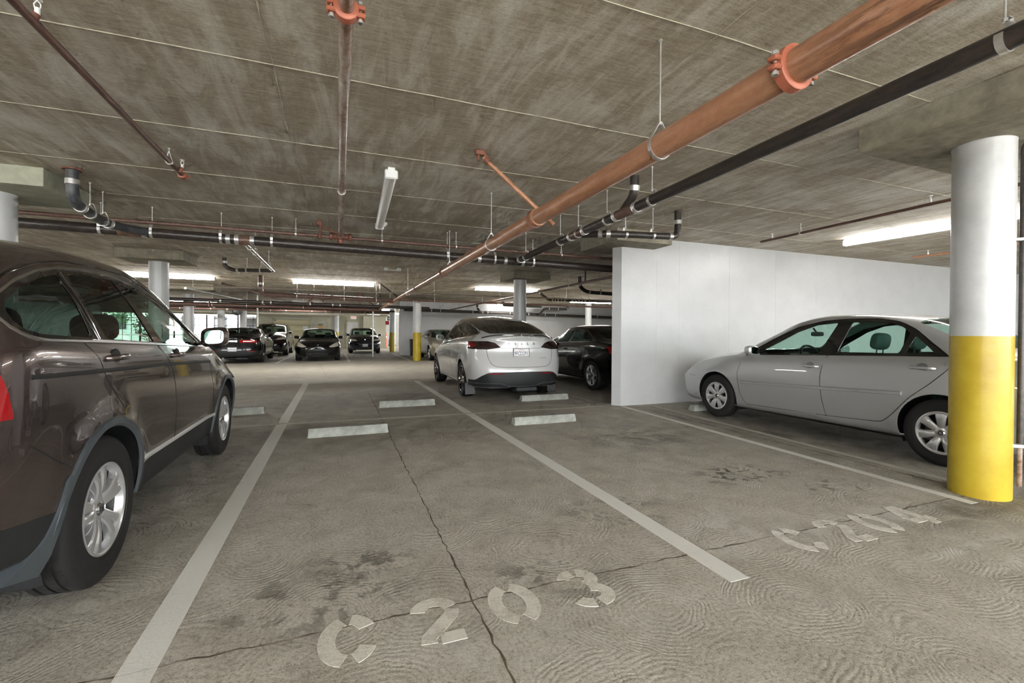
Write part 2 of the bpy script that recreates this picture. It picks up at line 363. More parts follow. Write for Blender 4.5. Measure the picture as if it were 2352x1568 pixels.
def text_geo(s, size=1.0, depth=.002, sx=1.0):
    key = (s,)
    if key not in _tc:
        cu = bpy.data.curves.new('t', 'FONT'); cu.body = s; cu.align_x = 'CENTER'; cu.align_y = 'CENTER'; cu.resolution_u = 2
        o = bpy.data.objects.new('t', cu); C.objects.link(o); bpy.context.view_layer.update()
        me = bpy.data.meshes.new_from_object(o.evaluated_get(bpy.context.evaluated_depsgraph_get()))
        vs = [tuple(v.co) for v in me.vertices]; fs = [tuple(p.vertices) for p in me.polygons]
        bpy.data.objects.remove(o); bpy.data.curves.remove(cu); bpy.data.meshes.remove(me); _tc[key] = (vs, fs)
    vs, fs = _tc[key]; n = len(vs)
    v2 = [(x * size * sx, y * size, 0) for x, y, z in vs] + [(x * size * sx, y * size, depth) for x, y, z in vs]
    return v2, [tuple(n + i for i in f) for f in fs] + [f[::-1] for f in fs]
def text_obj(name, s, size, mat, parent, M4, depth=.002, sx=1.0, label=None):
    vs, fs = text_geo(s, size, depth, sx); return mk(name, [tuple(M4 @ Vector(p)) for p in vs], fs, mat, parent, False, label, fix=False)
def basis(o, x, y):
    x = Vector(x).normalized(); y = Vector(y).normalized(); z = x.cross(y); y = z.cross(x)
    M4 = Matrix((x, y, z)).transposed().to_4x4(); M4.translation = Vector(o); return M4
# ------------------------------------------------------------------ cars
def pchip(tab):
    xs = np.array([a for a, _ in tab], float); ys = np.array([b for _, b in tab], float)
    o = np.argsort(xs); xs, ys = xs[o], ys[o]; h = np.diff(xs); dl = np.diff(ys) / h; n = len(xs); d = np.zeros(n)
    if n > 2:
        for i in range(1, n - 1):
            if dl[i - 1] * dl[i] > 0:
                w1, w2 = 2 * h[i] + h[i - 1], h[i] + 2 * h[i - 1]; d[i] = (w1 + w2) / (w1 / dl[i - 1] + w2 / dl[i])
        d[0], d[-1] = dl[0], dl[-1]
    else: d[:] = dl[0]
    def f(x):
        x = np.clip(np.asarray(x, float), xs[0], xs[-1]); i = np.clip(np.searchsorted(xs, x) - 1, 0, n - 2)
        t = (x - xs[i]) / h[i]
        return ((1 + 2 * t) * (1 - t) ** 2) * ys[i] + t * (1 - t) ** 2 * h[i] * d[i] + t * t * (3 - 2 * t) * ys[i + 1] + t * t * (t - 1) * h[i] * d[i + 1]
    return f
def inpoly(px, pz, poly):
    r = np.zeros(px.shape, bool); n = len(poly); j = n - 1
    for i in range(n):
        xi, yi = poly[i]; xj, yj = poly[j]
        if abs(yj - yi) > 1e-12:
            c = ((yi > pz) != (yj > pz)) & (px < (xj - xi) * (pz - yi) / (yj - yi) + xi); r ^= c
        j = i
    return r
def smooth_poly(p, k=4):
    n = len(p); out = []
    for i in range(n):
        a, b, c, d = (np.array(p[(i + q) % n], float) for q in (-1, 0, 1, 2))
        for s in range(k):
            t = s / k; out.append(tuple(.5 * ((2 * b) + (c - a) * t + (2 * a - 5 * b + 4 * c - d) * t * t + (3 * b - 3 * c + d - a) * t ** 3)))
    return out
def nearest_on(poly, q):
    P = np.array(poly); Q = np.roll(P, -1, 0); D = Q - P; t = np.clip(((q - P) * D).sum(1) / np.maximum((D * D).sum(1), 1e-12), 0, 1)
    R = P + D * t[:, None]; d = ((R - q) ** 2).sum(1); i = d.argmin(); return R[i], math.sqrt(d[i])
class Car:
    PROJ = {'side': (1, 2), 'top': (0, 1), 'front': (0, 2), 'rear': (0, 2)}
    def __init__(s, name, label, sp, loc, rz=0, group=None):
        s.sp = sp; s.root = thing(name, label, 'car', loc, rz, group)
        T = {k: pchip(v) if isinstance(v, list) else (lambda x, v=v: np.full(np.shape(x), float(v))) for k, v in sp['tab'].items()}
        s.T = T; yF, yR, DF, DR = sp['yF'], sp['yR'], sp.get('DF', .55), sp.get('DR', .5); nF, nR = sp.get('nF', 3.0), sp.get('nR', 3.2)
        st = sp.get('step', .035); nm = int((yF - DF - yR - DR) / st) + 1; nc = sp.get('ncap', 14)
        ys = []; g = []
        def capc(n_):
            h = nc // 2; out = [(.80 * k / h) for k in range(h + 1)]; y0 = (1 - .8 ** n_) ** (1 / n_)
            r_ = [(g_, (1 - g_ ** n_) ** (1 / n_)) for g_ in out]
            for k in range(1, nc - h + 1): yy = y0 * (1 - k / (nc - h)); r_.append(((1 - yy ** n_) ** (1 / n_), yy))
            return r_
        for g_, yy in capc(nR): ys.append(yR + DR - DR * yy); g.append(g_)
        for k in range(1, nm): ys.append(yR + DR + (yF - DF - yR - DR) * k / nm); g.append(1)
        for g_, yy in capc(nF)[::-1]: ys.append(yF - DF + DF * yy); g.append(g_)
        y = np.array(ys); g = np.array(g); s.y = y
        W = T['W'](y); zb, zbe, zr, zt = T['zb'](y), T['zbelt'](y), T['zrail'](y), T['zroof'](y); wb, wr = T['wbelt'](y), T['wrail'](y)
        zlow = np.minimum(T['zlow'](y), zb + .45 * (zbe - zb)); zmid = np.minimum(T['zmid'](y), zlow + .6 * (zbe - zlow)); zsh = zbe - sp.get('shd', .09) * np.clip((zbe - zb) / .7, .2, 1)
        wl = W * sp.get('klow', .975); bul = sp.get('bulge', .03)
        K = [(0 * y, zb), (W * .80, zb), (W * sp.get('kroc', .925), zb + .035), (wl, zlow), (W, zmid), (wb + (W - wb) * sp.get('ksh', .62), zsh), (wb, zbe),
             ((wb + wr) / 2 + bul * np.clip((zr - zbe) / .4, 0, 1), (zbe + zr) / 2), (wr, zr), (wr * .62, zt - (zt - zr) * .30), (0 * y, zt)]
        K = [(a * 1.0, b) for a, b in K]; sub = sp.get('sub', [2, 2, 3, 6, 8, 4, 6, 6, 5, 6])
        tk = [0]; rows = []
        for k, n in enumerate(sub):
            for q in range(n): rows.append(k + q / n)
        rows.append(10.0); rows = np.array(rows); m_ = len(rows) - 1; s.m = m_
        KX = np.array([a for a, _ in K]); KZ = np.array([b for _, b in K])     # 11 x Ny
        # arc-length like parameter fixed for all stations keeps lines straight
        base = np.arange(11.); X = np.zeros((len(y), m_ + 1)); Z = X.copy()
        for i in range(len(y)):
            X[i] = pchip(list(zip(base, KX[:, i])))(rows); Z[i] = pchip(list(zip(base, KZ[:, i])))(rows)
        X *= g[:, None]
        Yv = np.repeat(y[:, None], m_ + 1, 1)
        eR, eF = pchip(sp['endR']), pchip(sp['endF']); bl = sp.get('blend', .7)
        wR = np.clip(1 - (y - yR) / bl, 0, 1) ** 1.6; wF = np.clip(1 - (yF - y) / bl, 0, 1) ** 1.6
        Yv = Yv + eR(Z) * wR[:, None] - eF(Z) * wF[:, None]
        for (ay, az, R_) in sp['arches']:                        # flare round the wheel openings
            r = np.hypot(Yv - ay, Z - az); amp = sp.get('flare', .012) * np.exp(-((r - R_ - .0) / .10) ** 2) * (Z > az - .12) * (X > .5) * (rows[None, :] < 6)
            X = X + amp
        s.rows = np.concatenate([rows, rows[1:-1][::-1]]); nj = len(s.rows)
        V = np.zeros((len(y), nj, 3)); V[:, :m_ + 1, 0] = X; V[:, :m_ + 1, 1] = Yv; V[:, :m_ + 1, 2] = Z
        V[:, m_ + 1:, 0] = -X[:, 1:-1][:, ::-1]; V[:, m_ + 1:, 1] = Yv[:, 1:-1][:, ::-1]; V[:, m_ + 1:, 2] = Z[:, 1:-1][:, ::-1]
        s.V = V; s.side = np.array([1] * (m_ + 1) + [-1] * (nj - m_ - 1)); s.ni, s.nj = len(y), nj
        s.normals(); s.V0, s.N0, s.Tu0, s.Tv0 = s.V.copy(), s.N.copy(), s.Tu.copy(), s.Tv.copy(); s.label = np.full((s.ni - 1, nj), -1); s.cuts = []; s.locked = np.zeros((s.ni, nj), bool)
    def normals(s):
        V = s.V; Tu = np.gradient(V, axis=0); Tv = (np.roll(V, -1, 1) - np.roll(V, 1, 1)) / 2
        Nn = np.cross(Tu, Tv); ln = np.linalg.norm(Nn, axis=2, keepdims=True); bad = ln[..., 0] < 1e-9; Nn = Nn / np.maximum(ln, 1e-9)
        Nn[bad] = 0
        # orient outward
        c = V - np.array([0, 0, .7]); c[..., 1] = 0; sgn = np.sign((Nn * c).sum(2).sum()); Nn *= sgn
        for i0, i1, d in ((0, 1, -1), (s.ni - 1, s.ni - 2, 1)):
            q = Nn[i1].copy(); q[:, 0] = 0; q[:, 1] = np.where(np.abs(q[:, 1]) < .05, d * .05, q[:, 1]); Nn[i0] = q / np.linalg.norm(q, axis=1, keepdims=True)
        s.N = Nn; s.Tu, s.Tv = Tu, Tv
    def elig(s, proj, P, Nn, rows, side, sd):
        if proj == 'side': return (rows > 1.9) & (rows < 8.6) & (np.abs(Nn[..., 0]) > .22) & (side == sd)
        if proj == 'top': return (rows > 5.9) & (Nn[..., 2] > .12)
        if proj == 'front': return (Nn[..., 1] > .12) & (P[..., 1] > 0)
        return (Nn[..., 1] < -.12) & (P[..., 1] < 0)
    def cut(s, name, proj, poly, mat=None, off=0., sides=(1, -1), rim=.018, label=None, sm=0, kind='part'):
        if sm: poly = smooth_poly(poly, sm)
        ids = []
        for sd in (sides if proj == 'side' else (1,)): s.cuts.append(dict(name=name, proj=proj, poly=poly, mat=mat, off=off, sd=sd, rim=rim, label=label, kind=kind))
        if proj in ('front', 'rear', 'top') and kind == 'pair': s.cuts[-1]['kind'] = 'part'; s.cuts.append(dict(s.cuts[-1], poly=[(-a, b) for a, b in poly]))
    def solve(s):
        V, Nn = s.V, s.N; jn = np.roll(np.arange(s.nj), -1)
        FC = (V[:-1] + V[1:] + V[:-1][:, jn] + V[1:][:, jn]) / 4; FN = (Nn[:-1] + Nn[1:] + Nn[:-1][:, jn] + Nn[1:][:, jn]) / 4
        fr = s.rows.copy(); fr = (fr + fr[jn]) / 2; fr = np.broadcast_to(fr, FC.shape[:2]); fs = np.where(FC[..., 0] > 0, 1, -1)
        masks = []; s.NS = s.N0.copy()
        for ci, c in enumerate(s.cuts):
            a, b = s.PROJ[c['proj']]; el = s.elig(c['proj'], FC, FN, fr, fs, c['sd'])
            mk_ = el & inpoly(FC[..., a], FC[..., b], c['poly']); masks.append(mk_); s.label[mk_] = ci
        for ci in range(len(s.cuts) - 1, -1, -1):
            c = s.cuts[ci]; mk_ = masks[ci]; a, b = s.PROJ[c['proj']]; cnt = np.zeros((s.ni, s.nj)); tot = cnt.copy()
            for di in (0, 1):
                for dj in (0, 1):
                    q = np.zeros((s.ni, s.nj)); q[di:s.ni - 1 + di] = mk_; q = np.roll(q, dj, 1); cnt += q
                    z = np.zeros((s.ni, s.nj)); z[di:s.ni - 1 + di] = 1; tot += z
            bd = (cnt > 0) & (cnt < tot) & ~s.locked
            for i, j in np.argwhere(bd):
                if i in (0, s.ni - 1): continue
                P = V[i, j]; q = np.array([P[a], P[b]]); t, d = nearest_on(c['poly'], q)
                if d > .06: continue
                A = np.array([[s.Tu[i, j, a], s.Tv[i, j, a]], [s.Tu[i, j, b], s.Tv[i, j, b]]])
                if abs(np.linalg.det(A)) < 1e-7: continue
                k = np.linalg.solve(A, t - q)
                if np.abs(k).max() > 1.6: continue
                V[i, j] = P + k[0] * s.Tu[i, j] + k[1] * s.Tv[i, j]; s.locked[i, j] = True
                ei = i + (1 if k[0] > 0 else -1); ej = (j + (1 if k[1] > 0 else -1)) % s.nj; u, v = min(abs(k[0]), 1), min(abs(k[1]), 1)
                n2 = s.N0[i, j] * (1 - u) * (1 - v) + s.N0[ei, j] * u * (1 - v) + s.N0[i, ej] * (1 - u) * v + s.N0[ei, ej] * u * v; s.NS[i, j] = n2 / max(np.linalg.norm(n2), 1e-9)
        s.masks = masks
    def smap(s, proj, q, sd=1):
        a, b = s.PROJ[proj]
        key = (proj, sd)
        if not hasattr(s, '_c'): s._c = {}
        if key not in s._c:
            rr = np.broadcast_to(s.rows, (s.ni, s.nj)); ss = np.where(s.V0[..., 0] > 0, 1, -1)
            e = s.elig(proj, s.V0, s.N0, rr, ss, sd); e[0] = e[-1] = False; ij = np.argwhere(e); s._c[key] = (ij, s.V0[e][:, [a, b]])
        ij, P2 = s._c[key]; q = np.array(q, float); k = ((P2 - q) ** 2).sum(1).argmin(); i, j = ij[k]
        Tu, Tv = s.Tu0[i, j], s.Tv0[i, j]; A = np.array([[Tu[a], Tv[a]], [Tu[b], Tv[b]]]); P = s.V0[i, j].copy(); nn = s.N0[i, j]
        if abs(np.linalg.det(A)) > 1e-8:
            kk = np.clip(np.linalg.solve(A, q - P2[k]), -1.5, 1.5); ei = i + (1 if kk[0] > 0 else -1); ej = (j + (1 if kk[1] > 0 else -1)) % s.nj; u, v = min(abs(kk[0]), 1), min(abs(kk[1]), 1)
            if 0 < ei < s.ni - 1:
                # bilinear blend with the neighbouring nodes keeps the curvature of the panel
                nn = nn * (1 - u) * (1 - v) + s.N0[ei, j] * u * (1 - v) + s.N0[i, ej] * (1 - u) * v + s.N0[ei, ej] * u * v
                Pb = s.V0[i, j] * (1 - u) * (1 - v) + s.V0[ei, j] * u * (1 - v) + s.V0[i, ej] * (1 - u) * v + s.V0[ei, ej] * u * v
                P = P + kk[0] * Tu + kk[1] * Tv; c3 = 3 - a - b; P[c3] = (Pb[c3] if abs(kk).max() <= 1 else P[c3])
            else: P = P + kk[0] * Tu + kk[1] * Tv
        return P, nn / max(np.linalg.norm(nn), 1e-9)
    def resample(s, pts, st=.03, closed=False):
        P = [np.array(p, float) for p in pts]; out = []
        if closed: P = P + [P[0]]
        for a, b in zip(P[:-1], P[1:]):
            n = max(1, int(np.linalg.norm(b - a) / st))
            for k in range(n): out.append(a + (b - a) * k / n)
        if not closed: out.append(P[-1])
        return out
    def strip(s, name, proj, pts, w, h, mat, sd=1, closed=False, lift=0., parent=None, label=None, st=.03, sm=True):
        R_ = s.resample(pts, st, closed); Q = [s.smap(proj, q, sd) for q in R_]; n = len(Q); vs = []; fs = []
        P = np.array([q[0] for q in Q]); Nn = np.array([q[1] for q in Q])
        if sm and n > 4:
            for _ in range(2):
                P2 = P.copy(); P2[1:-1] = (P[:-2] + 2 * P[1:-1] + P[2:]) / 4; P = P2
        for i in range(n):
            a = P[(i - 1) % n] if (i or closed) else P[0]; c = P[(i + 1) % n] if (i < n - 1 or closed) else P[-1]
            d = c - a; d = d / max(np.linalg.norm(d), 1e-9); nn = Nn[i]; t = np.cross(d, nn); t /= max(np.linalg.norm(t), 1e-9)
            o = P[i] + nn * lift
            for u, v in ((-1, -.3), (-.6, 1), (.6, 1), (1, -.3)): vs.append(o + t * u * w / 2 + nn * v * h)
        k = n if closed else n - 1
        for i in range(k):
            for q in range(4): fs.append((i * 4 + q, i * 4 + (q + 1) % 4, ((i + 1) % n) * 4 + (q + 1) % 4, ((i + 1) % n) * 4 + q))
        if not closed: fs += [(3, 2, 1, 0), tuple(range((n - 1) * 4, n * 4))]
        return mk(name, vs, fs, mat, parent or s.root, True, label)
    def patch(s, name, proj, poly, mat, lift=.004, sides=(1, -1), label=None, rings=6):
        for sd in sides:
            pl = poly if proj == 'side' else [(sd * a, b) for a, b in poly]
            B = s.resample(pl, .02, True); c0 = np.mean(np.array(B), axis=0); n = len(B); vs = []; fs = []
            for r_ in range(rings + 1):
                t = 1 - r_ / rings
                for q in B:
                    P, nn = s.smap(proj, c0 + (q - c0) * max(t, .001), sd); vs.append(P + nn * (lift if r_ else -.004))
                if r_ == 0:
                    for q in B: P, nn = s.smap(proj, c0 + (q - c0) * .985, sd); vs.append(P + nn * lift)
            k = len(vs) // n
            for r_ in range(k - 1):
                for i in range(n): fs.append((r_ * n + i, r_ * n + (i + 1) % n, (r_ + 1) * n + (i + 1) % n, (r_ + 1) * n + i))
            mk(name, vs, fs, mat, s.root, True, label)
    def emit_parts(s, body_mat, liner=None, body_label=None):
        V = s.V.reshape(-1, 3); Nn = s.NS.reshape(-1, 3); nj = s.nj
        groups = {}
        for i in range(s.ni - 1):
            for j in range(nj):
                groups.setdefault(int(s.label[i, j]), []).append((i * nj + j, i * nj + (j + 1) % nj, (i + 1) * nj + (j + 1) % nj, (i + 1) * nj + j))
        s.parts = {}
        for gi, fs in groups.items():
            if gi >= 0 and s.cuts[gi]['mat'] is None: continue
            c = s.cuts[gi] if gi >= 0 else dict(name='body', mat=body_mat, off=0, label=body_label, rim=0)
            used = sorted({k for f in fs for k in f}); mp = {k: q for q, k in enumerate(used)}; nn = [Nn[k] for k in used]
            vs = [V[k] + Nn[k] * c['off'] for k in used]; f2 = []
            for f in fs:
                ff = []
                for k in f:
                    if not ff or np.abs(V[k] - V[ff[-1]]).max() > 1e-7: ff.append(k)
                if len(ff) > 2 and np.abs(V[ff[0]] - V[ff[-1]]).max() < 1e-7: ff.pop()
                if len(ff) > 2: f2.append(tuple(mp[k] for k in ff))
            # orientation
            flip = False
            f0 = f2[len(f2) // 2]; a, b_, c_ = (vs[k] for k in f0[:3]); flip = np.dot(np.cross(b_ - a, c_ - a), nn[f0[0]]) < 0
            if flip: f2 = [f[::-1] for f in f2]
            # rim: open edges get a short inward return so panels have thickness
            edges = {}
            for f in f2:
                for q in range(len(f)):
                    e = (f[q], f[(q + 1) % len(f)]); kk = tuple(sorted(e)); edges[kk] = None if kk in edges else e
            rim = .016 if gi < 0 else c['rim'] * .6
            if rim and s.sp.get('rim', True):
                bd = [e for e in edges.values() if e]; m2 = {}
                for e in bd:
                    for k in e:
                        if k not in m2: m2[k] = len(vs); vs.append(vs[k] - nn[k] * rim); nn.append(nn[k])
                for a_, b2 in bd: f2.append((b2, a_, m2[a_], m2[b2]))
            me = bpy.data.meshes.new(c['name']); me.from_pydata([tuple(map(float, p)) for p in vs], [], f2); me.update()
            me.polygons.foreach_set('use_smooth', [True] * len(me.polygons))
            nv = len(used)
            try:
                ln = []
                for p in me.polygons:
                    isr = any(k >= nv for k in p.vertices)
                    for k in p.vertices: ln.append((0, 0, 0) if isr else tuple(nn[k]))
                me.normals_split_custom_set(ln)
            except Exception as e: print('normals', e)
            o = bpy.data.objects.new(c['name'], me); C.objects.link(o); me.materials.append(c['mat']); o.parent = s.root
            if c.get('label'): o['label'] = c['label']
            s.parts.setdefault(c['name'], []).append(o)
        if liner:
            m = MB(); used = {}; y0, y1 = s.sp['cabin']
            for gi, fs in groups.items():
                if gi >= 0 and 'window' in s.cuts[gi]['name'] or gi >= 0 and s.cuts[gi]['mat'] is None or gi >= 0 and 'windshield' in s.cuts[gi]['name']: continue
                for f in fs:
                    i, j = f[0] // nj, f[0] % nj
                    cy = V[f[0], 1]; r_ = s.rows[j]
                    if not (y0 < cy < y1) or r_ < 4.9 or (r_ >= 8 and V[f[0], 2] < s.sp['cowlz']): continue
                    for k in f:
                        if k not in used: used[k] = len(m.v); m.v.append(tuple(V[k] - Nn[k] * .03))
                    m.f.append(tuple(used[k] for k in f))
            if m.f: m.build('cabin_lining', liner, s.root, fix=False)
    def wheels(s, style, R, rim, wid, rmat, dist, tread=False, inx=None, segs=40):
        yf, yr = s.sp['ax']; made = None; hw = s.sp['track']
        first = {}
        for y in (yf, yr):
            for sd in (1, -1):
                if sd in first:
                    src = first[sd]; w_ = src.copy(); C.objects.link(w_); w_.parent = s.root; w_.location = (sd * hw, y, R)
                    for ch in src.children:
                        c2 = ch.copy(); C.objects.link(c2); c2.parent = w_
                else:
                    w_ = make_wheel(style, R, rim, wid, rmat, s.root, sd, segs); w_.location = (sd * hw, y, R); first[sd] = w_
        # wheel housings
        for (ay, az, Ra) in s.sp['arches']:
            for sd in (1, -1):
                m = MB(); n = 22; vs = []; fs = []
                for k in range(n + 1):
                    a = math.radians(-25 + 230 * k / n); q = (ay + math.cos(a) * Ra, az + math.sin(a) * Ra)
                    P, _ = s.smap('side', (q[0], max(q[1], s.T['zb'](q[0]) + .03)), sd)
                    xo = abs(P[0]) - .014
                    for xx, rr in ((xo, Ra + .002), (xo - .03, Ra + .012), (.48, Ra + .012), (.48, .02)):
                        vs.append((sd * xx, ay + math.cos(a) * rr, az + math.sin(a) * rr))
                for k in range(n):
                    for q in range(3): fs.append((k * 4 + q, k * 4 + q + 1, k * 4 + 5 + q, k * 4 + 4 + q))
                m.add(vs, fs); m.build('wheel_housing', black_pl, s.root)
    def underbody(s):
        y0, y1 = s.sp['yR'] + .35, s.sp['yF'] - .35; z = float(s.T['zb'](0)) - .01
        MB().box((0, (s.sp['ax'][0] + s.sp['ax'][1]) / 2, z - .03), (.9, s.sp['ax'][0] - s.sp['ax'][1] + .3, .07), .02).cyl((-.6, s.sp['ax'][1], s.sp.get('Rw', .33)), (.6, s.sp['ax'][1], s.sp.get('Rw', .33)), .045).cyl((-.6, s.sp['ax'][0], s.sp.get('Rw', .33)), (.6, s.sp['ax'][0], s.sp.get('Rw', .33)), .045).box((.25, y0 + .25, z - .02), (.5, .3, .14), .04).build('underbody', black_pl, s.root)
    def seats(s, mat, rows=((-.1, (-.38, .38)),), rear=None, dash=None, z0=.3, wheel_side=-1, hr=True, zseat=.55, hz=1.12):
        k = [('seat', y, x, .5) for y, xs in rows for x in xs] + ([('rear_seat', rear, 0, 1.3)] if rear is not None else [])
        for nm, y, x, wd in k:
            m = MB(); rbox(m, (x, y + .2, zseat - .1), (wd, .52, .22), 5); rt = Matrix.Rotation(math.radians(-14), 3, 'X')
            rbox(m, (x, y - .1, zseat + .2), (wd, .16, hz - zseat - .06), 4, Matrix.Rotation(math.radians(14), 3, 'X'))
            o = m.build(nm, mat, s.root)
            for hx in ([x] if wd < 1 else [-.36, .36]):
                h = MB(); rbox(h, (hx, y - .2, hz + .07), (.27, .12, .20), 3.2, Matrix.Rotation(math.radians(10), 3, 'X')); h.cyl((hx - .06, y - .19, hz - .1), (hx - .06, y - .2, hz + .03), .007, 6); h.cyl((hx + .06, y - .19, hz - .1), (hx + .06, y - .2, hz + .03), .007, 6)
                h.build('headrest', mat, o)
        if dash:
            yd, zd = dash; d = MB(); d.box((0, yd + .12, zd - .14), (1.42, .5, .26), .09); d.box((wheel_side * .36, yd - .02, zd), (.36, .2, .09), .04); d.build('dashboard', liner_dk, s.root)
            a = []
            for q in range(24):
                t = 2 * PI * q / 24; a.append((wheel_side * .36 + .185 * math.cos(t), yd - .24 + .185 * math.sin(t) * .42, zd - .03 + .185 * math.sin(t) * .9))
            wv = MB(); wv.tube(a, .016, 8, closed=True); wv.box((wheel_side * .36, yd - .23, zd - .04), (.3, .03, .05), .012); wv.cyl((wheel_side * .36, yd - .22, zd - .05), (wheel_side * .36, yd, zd - .1), .03, 8); wv.build('steering_wheel', black_pl, s.root)
        b = MB(); b.box((0, (s.sp['cabin'][0] + s.sp['cabin'][1]) / 2, z0 + .03), (1.4, s.sp['cabin'][1] - s.sp['cabin'][0] - .1, .05)); b.build('cabin_floor', liner_dk, s.root)
    def mirrors(s, y, z, mat, w=.2, h=.14, x=None, out=.02, label=None):
        for sd in (1, -1):
            P, n = s.smap('side', (y, z), sd); x0 = abs(P[0]) + out
            m = MB(); vs = []; K = 12
            prof = [(0, .75), (.02, 1.0), (.06, 1.0), (.11, .82), (.145, .45), (.155, .02)]
            for t, g in prof:
                for q in range(K * 2):
                    a = PI * q / K; ca, sa = math.cos(a), math.sin(a); ex = .55
                    xx = math.copysign(abs(ca) ** ex, ca) * w / 2 * g; zz = math.copysign(abs(sa) ** ex, sa) * h / 2 * g
                    vs.append((sd * (x0 + w / 2 + .01 + xx), y + t - .03, z + .05 + zz + xx * .08))
            fs = [(i * 24 + q, i * 24 + (q + 1) % 24, (i + 1) * 24 + (q + 1) % 24, (i + 1) * 24 + q) for i in range(5) for q in range(24)]; fs.append(tuple(range(5 * 24, 6 * 24)))
            m.add(vs, fs); m.tube([(sd * (x0 - .05), y + .02, z - .01), (sd * (x0 + .03), y + .02, z + .0), (sd * (x0 + .07), y + .03, z + .03)], .025, 8, flat=(1, .6))
            o = m.build('mirror', mat, s.root, label=label)
            g = MB(); g.add([(p[0] * 1 + 0, p[1] - .001, p[2]) for p in [(sd * (x0 + w / 2 + .01) + (v[0] - sd * (x0 + w / 2 + .01)) * .93, v[1] + .004, z + .05 + (v[2] - z - .05) * .93) for v in vs[:24]]], [tuple(range(24))]); g.build('mirror_face', mirror_m, o, False)
    def handle(s, y, z, sd, mat, ln=.2, cup=True, parent=None, cm=None):
        P, n = s.smap('side', (y, z), sd); n = n / np.linalg.norm(n); m = MB(); x = P[0]
        pts = [(x - sd * .012, y - ln / 2, z), (x + sd * .03, y - ln / 2 + .03, z + .002), (x + sd * .036, y, z + .004), (x + sd * .03, y + ln / 2 - .03, z + .002), (x - sd * .012, y + ln / 2, z)]
        m.tube(fillet(pts, .03, 4), .0125, 8, flat=(.8, 1.25))
        o = m.build('door_handle', mat, parent or s.root)
        if cup:
            c = MB(); c.lathe([(.0, .004), (.03, .004), (.046, .0025), (.052, -.004)], (0, 0, 0), 'x', 24); c.v = [(x + sd * p[0] * 1.0 - sd * .001, y - .0 + p[1] * 1.1, z + p[2] * .95) for p in c.v]; c.build('handle_recess', cm or seam_m, o)  # dark disc instead of a dent; the recess shade is in its colour
        return o
    def plate(s, y_end, z, txt, top=None, x=0., rear=True, w=.31, h=.155):
        P, n = s.smap('rear' if rear else 'front', (x, z), 1); d = -1 if rear else 1; yy = P[1] + d * .012
        o = MB().box((x, yy, z), (w, .006, h), .002).build('licence_plate', plate_m, s.root, False)
        f = MB(); 
        for a, b, c_, e in ((x, z + h / 2, w + .012, .008), (x, z - h / 2, w + .012, .008), (x - w / 2, z, .008, h), (x + w / 2, z, .008, h)): f.box((a, yy + d * .003, b), (c_, .01, e))
        f.build('plate_frame', seam_m, o, False)
        M4 = basis((x, yy + d * .004, z - .018), (-d, 0, 0), (0, 0, 1))
        text_obj('plate_number', txt, .105, ink, o, M4, .001, .68)
        if top: text_obj('plate_state', top, .034, ink_red, o, basis((x, yy + d * .004, z + .055), (-d, 0, 0), (0, 0, 1)), .001, .9)
def spoke_geo(m, a, r0, r1, w0, w1, d0, d1, th=.02, tw=0.0, sd=1, wm=None):
    """one tapered spoke from radius r0 to r1 at angle a; x is depth outward"""
    K = 6; vs = []
    for k in range(K + 1):
        t = k / K; r = r0 + (r1 - r0) * t; hw = (w0 + (w1 - w0) * t) / 2
        if wm: hw = (w0 * (1 - t) ** 2 + wm * 2 * t * (1 - t) + w1 * t * t) / 2
        d = d0 + (d1 - d0) * t + .012 * math.sin(PI * t); aa = a + tw * t
        for u, v in ((-1, -th), (-1, -.004), (-.62, 0.004), (.62, .004), (1, -.004), (1, -th)):
            y = r * math.cos(aa) - u * hw * math.sin(aa); z = r * math.sin(aa) + u * hw * math.cos(aa); vs.append((sd * (d + v), y, z))
    fs = []
    for k in range(K):
        for q in range(6): fs.append((k * 6 + q, k * 6 + (q + 1) % 6, (k + 1) * 6 + (q + 1) % 6, (k + 1) * 6 + q))
    fs += [(5, 4, 3, 2, 1, 0), tuple(range(K * 6, K * 6 + 6))]; m.add(vs, fs)
